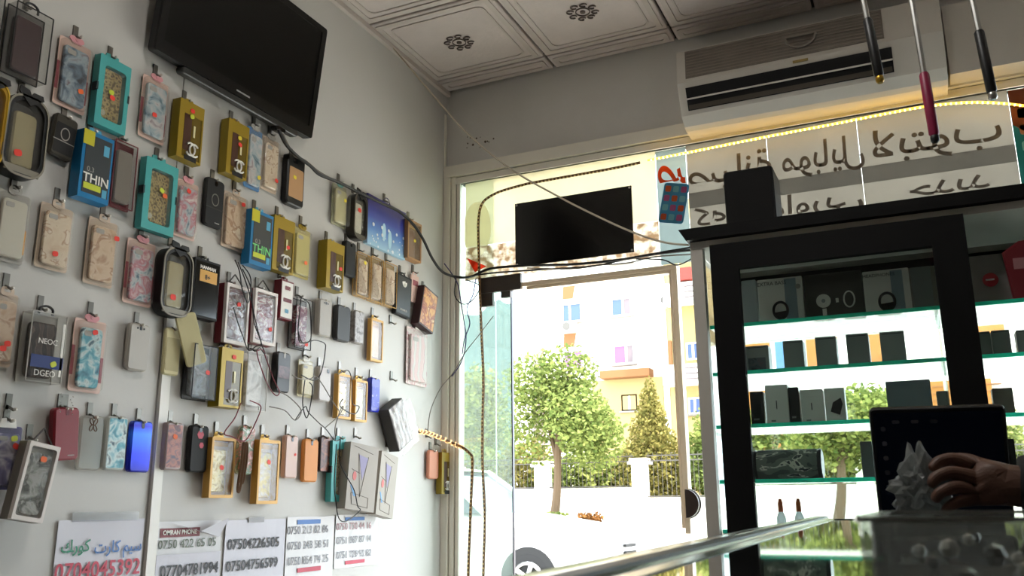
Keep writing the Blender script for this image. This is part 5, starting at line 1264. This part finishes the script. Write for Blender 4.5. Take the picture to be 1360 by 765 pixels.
def build_leaves(mb, name, m, parent, off):
    me = bpy.data.meshes.new(name); me.from_pydata([(p[0]+off[0], p[1]+off[1], p[2]+off[2]) for p in mb.v], [], mb.f); me.materials.append(m)
    o = link(name, me, parent); o['kind'] = 'stuff'; return o
L_tree = leafmat('leaf_tree', '#46562a', '#8b9453'); L_con = leafmat('leaf_conifer', '#55552c', '#968a4e'); L_hedge = leafmat('leaf_hedge', '#4a5a2c', '#8f9250'); L_dry = leafmat('leaf_dry', '#5a3820', '#8a6238'); L_pale = leafmat('leaf_pale', '#58653a', '#9a9a5c')
M_bark = mat('bark', '#54432f', .9, bump=.5, bscale=12)
def tree(name, label, px, pyb, y, cen, rp_, n, size, lm, seed, tr=.11, clumps=16, group='trees and shrubs across the street'):
    """px: trunk pixel column; cen: crown centre pixel; rp_: crown half size in pixels"""
    b = ony(px, pyb, y); b.z = ZG; c = ony(cen[0], cen[1], y); k = (ony(cen[0]+10, cen[1], y)-c).length/10
    rx, rz = rp_[0]*k, rp_[1]*k
    e = empty(name, loc=b); tag(e, label, 'tree', group)
    rnd = random.Random(seed); cl = []
    for i in range(clumps):
        while True:
            p = Vector((rnd.uniform(-1, 1), rnd.uniform(-1, 1), rnd.uniform(-1, 1)))
            if p.length < 1: break
        cl.append((Vector((c.x+p.x*rx*.68, y+p.y*rx*.6, c.z+p.z*rz*.68)), (rx*.42, rx*.42, rz*.40)))
    tk_ = MB(); top = Vector((b.x+.3*(c.x-b.x), y, c.z-rz*.25))
    tk_.tube([v-b for v in crom([b, b.lerp(top, .4)+Vector((.06, 0, 0)), top], 4)], [tr*(1-.06*i) for i in range(9)], 8); tk_.build('trunk', M_bark, e)
    for i in range(6):
        q = cl[i][0]; st_ = b.lerp(top, .55+.07*i)
        MB().tube([st_-b, st_.lerp(q, .5)-b+Vector((0, 0, .08)), q-b], [tr*.5, tr*.35, tr*.15], 6).build('branch', M_bark, e)
    build_leaves(leaves(n, cl, size, seed), 'foliage', lm, e, -b)
tree('street_tree', 'round bright green street tree in front of the garden wall', 735, 690, 24.2, (760, 545), (100, 88), 12000, .14, L_tree, 11, tr=.16)
tree('street_tree', 'leafy street tree with forked trunk seen through the cabinet shelves', 1112, 690, 24.2, (1150, 560), (120, 75), 11000, .15, L_hedge, 12, tr=.15)
tree('street_tree', 'green tree low behind the cabinet, nearest the doorway frame', 1000, 690, 29, (985, 590), (90, 70), 5200, .18, L_hedge, 13)
tree('street_tree', 'street tree behind the tablet and hand', 1290, 690, 28, (1300, 590), (100, 75), 5200, .18, L_pale, 14)
tree('street_tree', 'soft green tree seen through the tinted glass', 640, 690, 31, (640, 560), (55, 70), 3500, .2, L_pale, 15)
# conifer
b = ony(868, 690, 29); b.z = ZG; e = empty('conifer', loc=b); tag(e, 'olive conifer with a pointed top right of the street tree', 'tree', 'trees and shrubs across the street')
cl = []
for i in range(9):
    c = ony(862+random.uniform(-3, 3), 520+i*16, 29); r_ = .22+.16*i; cl.append((c+Vector((random.uniform(-.2, .2)*r_, 0, 0)), (r_, r_, .55)))
MB().tube([(0, 0, 0), (0, 0, 3.9)], [.12, .04], 7).build('trunk', M_bark, e)
build_leaves(leaves(8000, cl, .13, 21, 1.5), 'foliage', L_con, e, -b)
# hedge bushes behind the railing
rnd = random.Random(4)
bpx = list(range(585, 1400, 52))
bl = ('under the tinted glass edge', 'in the tinted pane', 'left of the tree trunk', 'right behind the street tree trunk', 'mid-doorway behind the railing', 'left of the second pillar', 'below the conifer', 'right of the conifer', 'beside the cabinet post', 'behind the cabinet post', 'left of the camouflage speaker', 'behind the camouflage speaker', 'behind the forked trunk', 'left of the tablet', 'behind the tablet', 'behind the black stile')
for i, p in enumerate(bpx[:16]):
    y = 28+rnd.uniform(0, 1.5); c = ony(p, 626+rnd.uniform(-10, 8), y); r_ = rnd.uniform(1.15, 1.45)
    e = empty('hedge_bush', loc=(c.x, y, ZF)); tag(e, 'green-olive bush '+bl[i], 'bush', 'bushes behind the garden railing')
    cl = [((c.x+rnd.uniform(-.4, .4), y+rnd.uniform(-.3, .3), c.z+rnd.uniform(-.5, .25)), (r_*.7, r_*.6, r_*.75)) for _ in range(4)]
    MB().tube([(0, 0, 0), (0, 0, max(.5, c.z-ZF))], .06, 6).build('stem', M_bark, e)
    build_leaves(leaves(2200, cl, .18, 40+i), 'foliage', (L_hedge, L_pale, L_con, L_tree)[i % 4], e, -Vector((c.x, y, ZF)))
for px, py, s, lm, lab in ((783, 695, .32, L_dry, 'dry brown shrub at the foot of the white wall'), (738, 688, .34, L_tree, 'green tuft at the base of the street tree')):
    b = ony(px, py, 23.5); b.z = ZG; e = empty('small_shrub', loc=b); tag(e, lab, 'shrub', 'trees and shrubs across the street')
    MB().tube([(0, 0, 0), (.02, 0, s)], .02, 5).build('stem', M_bark, e)
    build_leaves(leaves(260, [((b.x+dx*s, b.y, b.z+s*.6), (s*.6, s*.5, s*.6)) for dx in (-.5, 0, .6)], .13, 70+px), 'foliage', lm, e, -b)

# ---------------------------------------------------------------- apartment houses
M_fac = mat('facade_white', '#e6e0d4', .9); M_facc = mat('facade_cream', '#a08a5c', .9); M_orange2 = mat('facade_orange', '#8f5a22', .85); M_pinkp = mat('pilaster_pink', '#7d6c6a', .9); M_brownp = mat('patch_brown', '#7a5230', .9)
M_pane = mat('window_blue', '#3b4f8a', .5); M_panev = mat('window_violet', '#7a4684', .5); M_wfr = mat('window_frame_white', '#e8e6e2', .6); M_curt = mat('curtain_grey', '#6a5f62', .8)
def fx(px, y, py=430): return ony(px, py, y).x
def fz(px, py, y): return ony(px, py, y).z
def facade(name, label, y, pxs, ztop, m):
    x0, x1 = fx(pxs[0], y), fx(pxs[1], y)
    e = empty(name, loc=((x0+x1)/2, y, ZF)); tag(e, label, 'building')
    MB().bbox(x0, x1, y, y+10, ZF, ztop).build('wall', m, e, off=-e.location)
    return e
def win(e, y, px0, px1, py0, py1, pm, split=.5, frm=None, sill=True):
    pc = (px0+px1)/2; x0, x1 = fx(px0, y, (py0+py1)/2), fx(px1, y, (py0+py1)/2); z1, z0 = fz(pc, py0, y), fz(pc, py1, y); o = -e.location
    f = MB().ring([(x0, z0), (x1, z0), (x1, z1), (x0, z1)], [(x0+.08, z0+.08), (x1-.08, z0+.08), (x1-.08, z1-.08), (x0+.08, z1-.08)], 0, .12)
    f.v = [(a, y-.10+c, b_) for a, b_, c in f.v]
    fo_ = f.build('window', frm or M_wfr, e, off=o); xm = x0+(x1-x0)*split
    MB().bbox(xm-.06, xm+.06, y-.1, y-.02, z0+.08, z1-.08).build('mullion', M_wfr, fo_, off=o)
    MB().bbox(x0+.08, xm-.06, y-.06, y-.03, z0+.08, z1-.08).build('pane', pm, fo_, off=o)
    MB().bbox(xm+.06, x1-.08, y-.06, y-.03, z0+.08, z1-.08).build('pane', pm if split < .55 else M_curt, fo_, off=o)
    if sill: MB().bbox(x0-.12, x1+.12, y-.25, y, z0-.1, z0).build('sill', mat('sill_grey', '#7a746e', .8), fo_, off=o)
def blk(e, y, px0, px1, py0, py1, m, nm, out=.08):
    pc, pm = (px0+px1)/2, (py0+py1)/2
    return MB().bbox(fx(px0, y, pm), fx(px1, y, pm), y-out, y, fz(pc, py1, y), fz(pc, py0, y)).build(nm, m, e, off=-e.location)
YA = 50
ba = facade('apartment_building', 'tall white apartment block seen through the doorway', YA, (682, 885), 17, M_fac)
blk(ba, YA, 709, 722, 200, 700, M_pinkp, 'pilaster', .25)
win(ba, YA, 747, 773, 403, 428, M_pane, .4); win(ba, YA, 812, 839, 396, 420, M_pane, .58); win(ba, YA, 749, 775, 465, 490, M_panev, .45); win(ba, YA, 815, 843, 458, 484, M_panev, .62); win(ba, YA, 826, 847, 524, 546, M_pane, .5)
win(ba, YA, 747, 773, 330, 355, M_pane, .4); win(ba, YA, 812, 839, 325, 350, M_pane, .5); win(ba, YA, 747, 773, 262, 287, M_pane, .4); win(ba, YA, 812, 839, 256, 280, M_pane, .5)
for y0, y1 in ((380, 397), (443, 461)):
    pc = 757; x0, x1 = fx(748, YA), fx(765, YA); z1, z0 = fz(pc, y0, YA), fz(pc, y1, YA); mb = MB()
    mb.prism([(x0, z0), (x1-.15, z0), (x1, z1), (x0+.05, z1)], 0, .04); mb.v = [(a, YA-.05+c, b_) for a, b_, c in mb.v]; mb.build('brown_patch', M_brownp, ba, off=-ba.location)
def acunit(e, y, px0, px1, py0, py1):
    o = blk(e, y, px0, px1, py0, py1, M_wfr, 'air_conditioner_unit', .5); pc = (px0+px1)/2
    x, z = fx(pc, y, (py0+py1)/2), fz(pc, (py0+py1)/2, y); r_ = .26
    MB().lathe([(0, -.02), (r_, -.02), (r_, .02), (0, .02)], 16, 'y', (x, y-.51, z)).build('fan', mat('fan_grey', '#55524d', .6), o, off=-e.location)
acunit(ba, YA, 744, 768, 429, 441); acunit(ba, YA, 879, 893, 391, 410)
blk(ba, YA, 803, 868, 493, 503, M_brownp, 'ledge', .9); blk(ba, YA, 790, 886, 503, 720, M_facc, 'lower_wall', .1)
blk(ba, YA, 784, 785, 200, 492, mat('downpipe', '#7a746e', .7), 'downpipe', .1)
bc = facade('balcony_building', 'cream block with balconies right of the doorway edge', YA-1.5, (886, 940), 17, M_facc)
YC = YA-1.5
for y0 in (300, 380, 487):
    blk(bc, YC, 887, 940, y0, y0+26, M_fac, 'balcony', 1.1); 
    for k in range(3): blk(bc, YC, 915+k*.1, 938, y0+4+k*7, y0+5.5+k*7, M_curt, 'balcony_rail', 1.2)
win(bc, YC, 912, 930, 455, 478, M_pane, .5, sill=False); win(bc, YC, 915, 932, 528, 550, M_pane, .5); blk(bc, YC, 889, 893, 453, 487, M_brownp, 'door_jamb', .2)
blk(bc, YC, 905, 925, 362, 378, mat('awning_red', '#8a2c22', .7), 'awning', 1.3)
YB2 = 42
bd = facade('apartment_building', 'white block with orange-framed windows seen through the cabinet', YB2, (958, 1420), 15, M_fac)
for a, b_, c, d in ((1074, 1108, 440, 482), (1155, 1189, 434, 476), (990, 1018, 446, 486), (1300, 1330, 425, 468), (1074, 1108, 300, 345), (1155, 1189, 295, 340), (1300, 1330, 285, 330)):
    blk(bd, YB2, a-3, b_+5, c-4, d+4, M_orange2, 'window_surround', .12); win(bd, YB2, a+3, b_-2, c+3, d-3, M_pane, .45, sill=False)
blk(bd, YB2, 1238, 1330, 505, 720, M_orange2, 'orange_wall', .3)
blk(bd, YB2, 1040, 1240, 484, 492, M_orange2, 'ledge', .4); blk(bd, YB2, 960, 1060, 520, 720, M_orange2, 'lower_wall', .3); blk(bd, YB2, 1030, 1050, 430, 500, mat('porch_blue', '#3f6488', .7), 'blue_panel', .15)
for k in range(6): blk(bd, YB2, 1238, 1330, 512+k*9, 513+k*9, M_brownp, 'cladding_line', .34)

# hill far left
hv = []; hf = []; rnd = random.Random(9); NX = 40
for i in range(NX+1):
    px = 430+(700-430)*i/NX
    t = i/NX; top = 470-85*t**1.3+6*math.sin(i*.9)+rnd.uniform(-2, 2)
    p = ony(px, top, 260); hv += [(p.x, 240, ZF), (p.x, 255, ZF+(p.z-ZF)*.6), (p.x, 262, p.z), (p.x, 300, ZF)]
for i in range(NX):
    for j in range(3):
        a = i*4+j; hf.append((a, a+4, a+5, a+1))
hl = MB().add(hv, hf).build('hill', mat('hill_blue_green', '#4a5a58', .95, vary=.2, vscale=.05)); tag(hl, kind='structure')

# ---------------------------------------------------------------- parked car
YK = 8.9
M_car = mat('car_white', '#e3e1dc', .25, coat=.6); M_tyre = mat('tyre', '#0a0a0a', .8); M_cgl = mat('car_glass', '#28323a', .05)
nose = ony(826, 742, YK); wc = ony(702, 774, YK)
car = empty('parked_car', loc=(nose.x, YK, ZF)); tag(car, 'white saloon car parked outside the door', 'car')
st_ = [(0, .36, .60, .60), (-.10, .24, .70, .74), (-.35, .20, .76, .82), (-1.15, .20, .88, .86), (-1.6, .2, .95, .88), (-3.0, .2, .96, .88), (-3.8, .22, .98, .86), (-4.2, .28, .96, .80), (-4.38, .4, .86, .68)]
v = []; f = []; NP = 10
for x, zl, zt_, hw in st_:
    ring = [(-hw*.92, zl), (-hw, zl+.12), (-hw, (zl+zt_)/2), (-hw*.97, zt_-.1), (-hw*.84, zt_-.01), (hw*.84, zt_-.01), (hw*.97, zt_-.1), (hw, (zl+zt_)/2), (hw, zl+.12), (hw*.92, zl)]
    v += [(x, .88+a, z) for a, z in ring]
for i in range(len(st_)-1):
    for k in range(NP):
        k2 = (k+1) % NP; f.append((i*NP+k, i*NP+k2, (i+1)*NP+k2, (i+1)*NP+k))
f += [tuple(range(NP)), tuple(range((len(st_)-1)*NP, len(st_)*NP))[::-1]]
MB().add(v, f).build('body', M_car, car, smooth=True)
gh = [(-1.58, .93, .80), (-2.25, 1.42, .62), (-2.6, 1.46, .62), (-3.0, 1.44, .60), (-3.75, .99, .76)]
v = [];
for x, z, hw in gh: v += [(x, .88-hw, z), (x, .88+hw, z), (x, .88+.82, .94), (x, .88-.82, .94)]
f = []
for i in range(4):
    for k in range(4): f.append((i*4+k, i*4+(k+1) % 4, i*4+4+(k+1) % 4, i*4+4+k))
MB().add(v, f).build('windows', M_cgl, car)
MB().add([(x, .88+s*hw, z+dz) for x, z, hw in ((-2.2, 1.425, .60), (-2.6, 1.468, .6), (-3.05, 1.44, .58)) for dz in (0, .02) for s in (-1, 1)], [(0, 1, 5, 4), (4, 5, 9, 8), (2, 3, 7, 6), (6, 7, 11, 10), (0, 4, 6, 2), (4, 8, 10, 6), (1, 3, 7, 5), (5, 7, 11, 9), (0, 2, 3, 1), (8, 9, 11, 10)]).build('roof', M_car, car)
for s in (-1, 1):
    MB().tube([(-1.58, .88+s*.80, .93), (-2.25, .88+s*.62, 1.43)], .035, 6).build('windscreen_pillar', M_car, car)
wx = wc.x-nose.x
for x in (wx, wx-2.6):
    for yy in (.0, 1.76):
        w_ = MB().lathe([(.0, -.1), (.19, -.1), (.25, -.09), (.27, -.05), (.27, .05), (.25, .09), (.19, .1), (0, .1)], 24, 'y', (x, yy+(.08 if yy < .5 else -.08), .27)).build('wheel', M_tyre, car, smooth=True)
        if yy < .5:
            for k in range(5):
                a = 2*PI*k/5; MB().tube([(x, -.03, .27), (x+.15*math.cos(a), -.035, .27+.15*math.sin(a))], .025, 5).build('spoke', M_steel, w_)
            MB().tube([(x+.16*math.cos(2*PI*i/20), -.03, .27+.16*math.sin(2*PI*i/20)) for i in range(20)], .02, 5, True).build('rim', M_steel, w_)
    pts = [(.315*math.cos(PI*i/14), .315*math.sin(PI*i/14)) for i in range(15)]; pi2 = [(.24*math.cos(PI*i/14), .24*math.sin(PI*i/14)) for i in range(15)]
    mb = MB().ring(pts, pi2, -.004, .01); mb.v = [(a+x, -.001-c, b_+.28) for a, b_, c in mb.v]; mb.build('wheel_arch', mat('arch_black', '#050505', .7), car)
for k in range(4): MB().box((-.006, .30, .40+.07*k), (.03, .35, .03)).build('grille_bar', M_tyre, car)
MB().box((-.14, .10, .62), (.2, .2, .11)).build('headlight', mat('headlight', '#9aa0a4', .1), car)
MB().box((-1.35, -.06, .98), (.12, .2, .13)).build('wing_mirror', M_car, car)
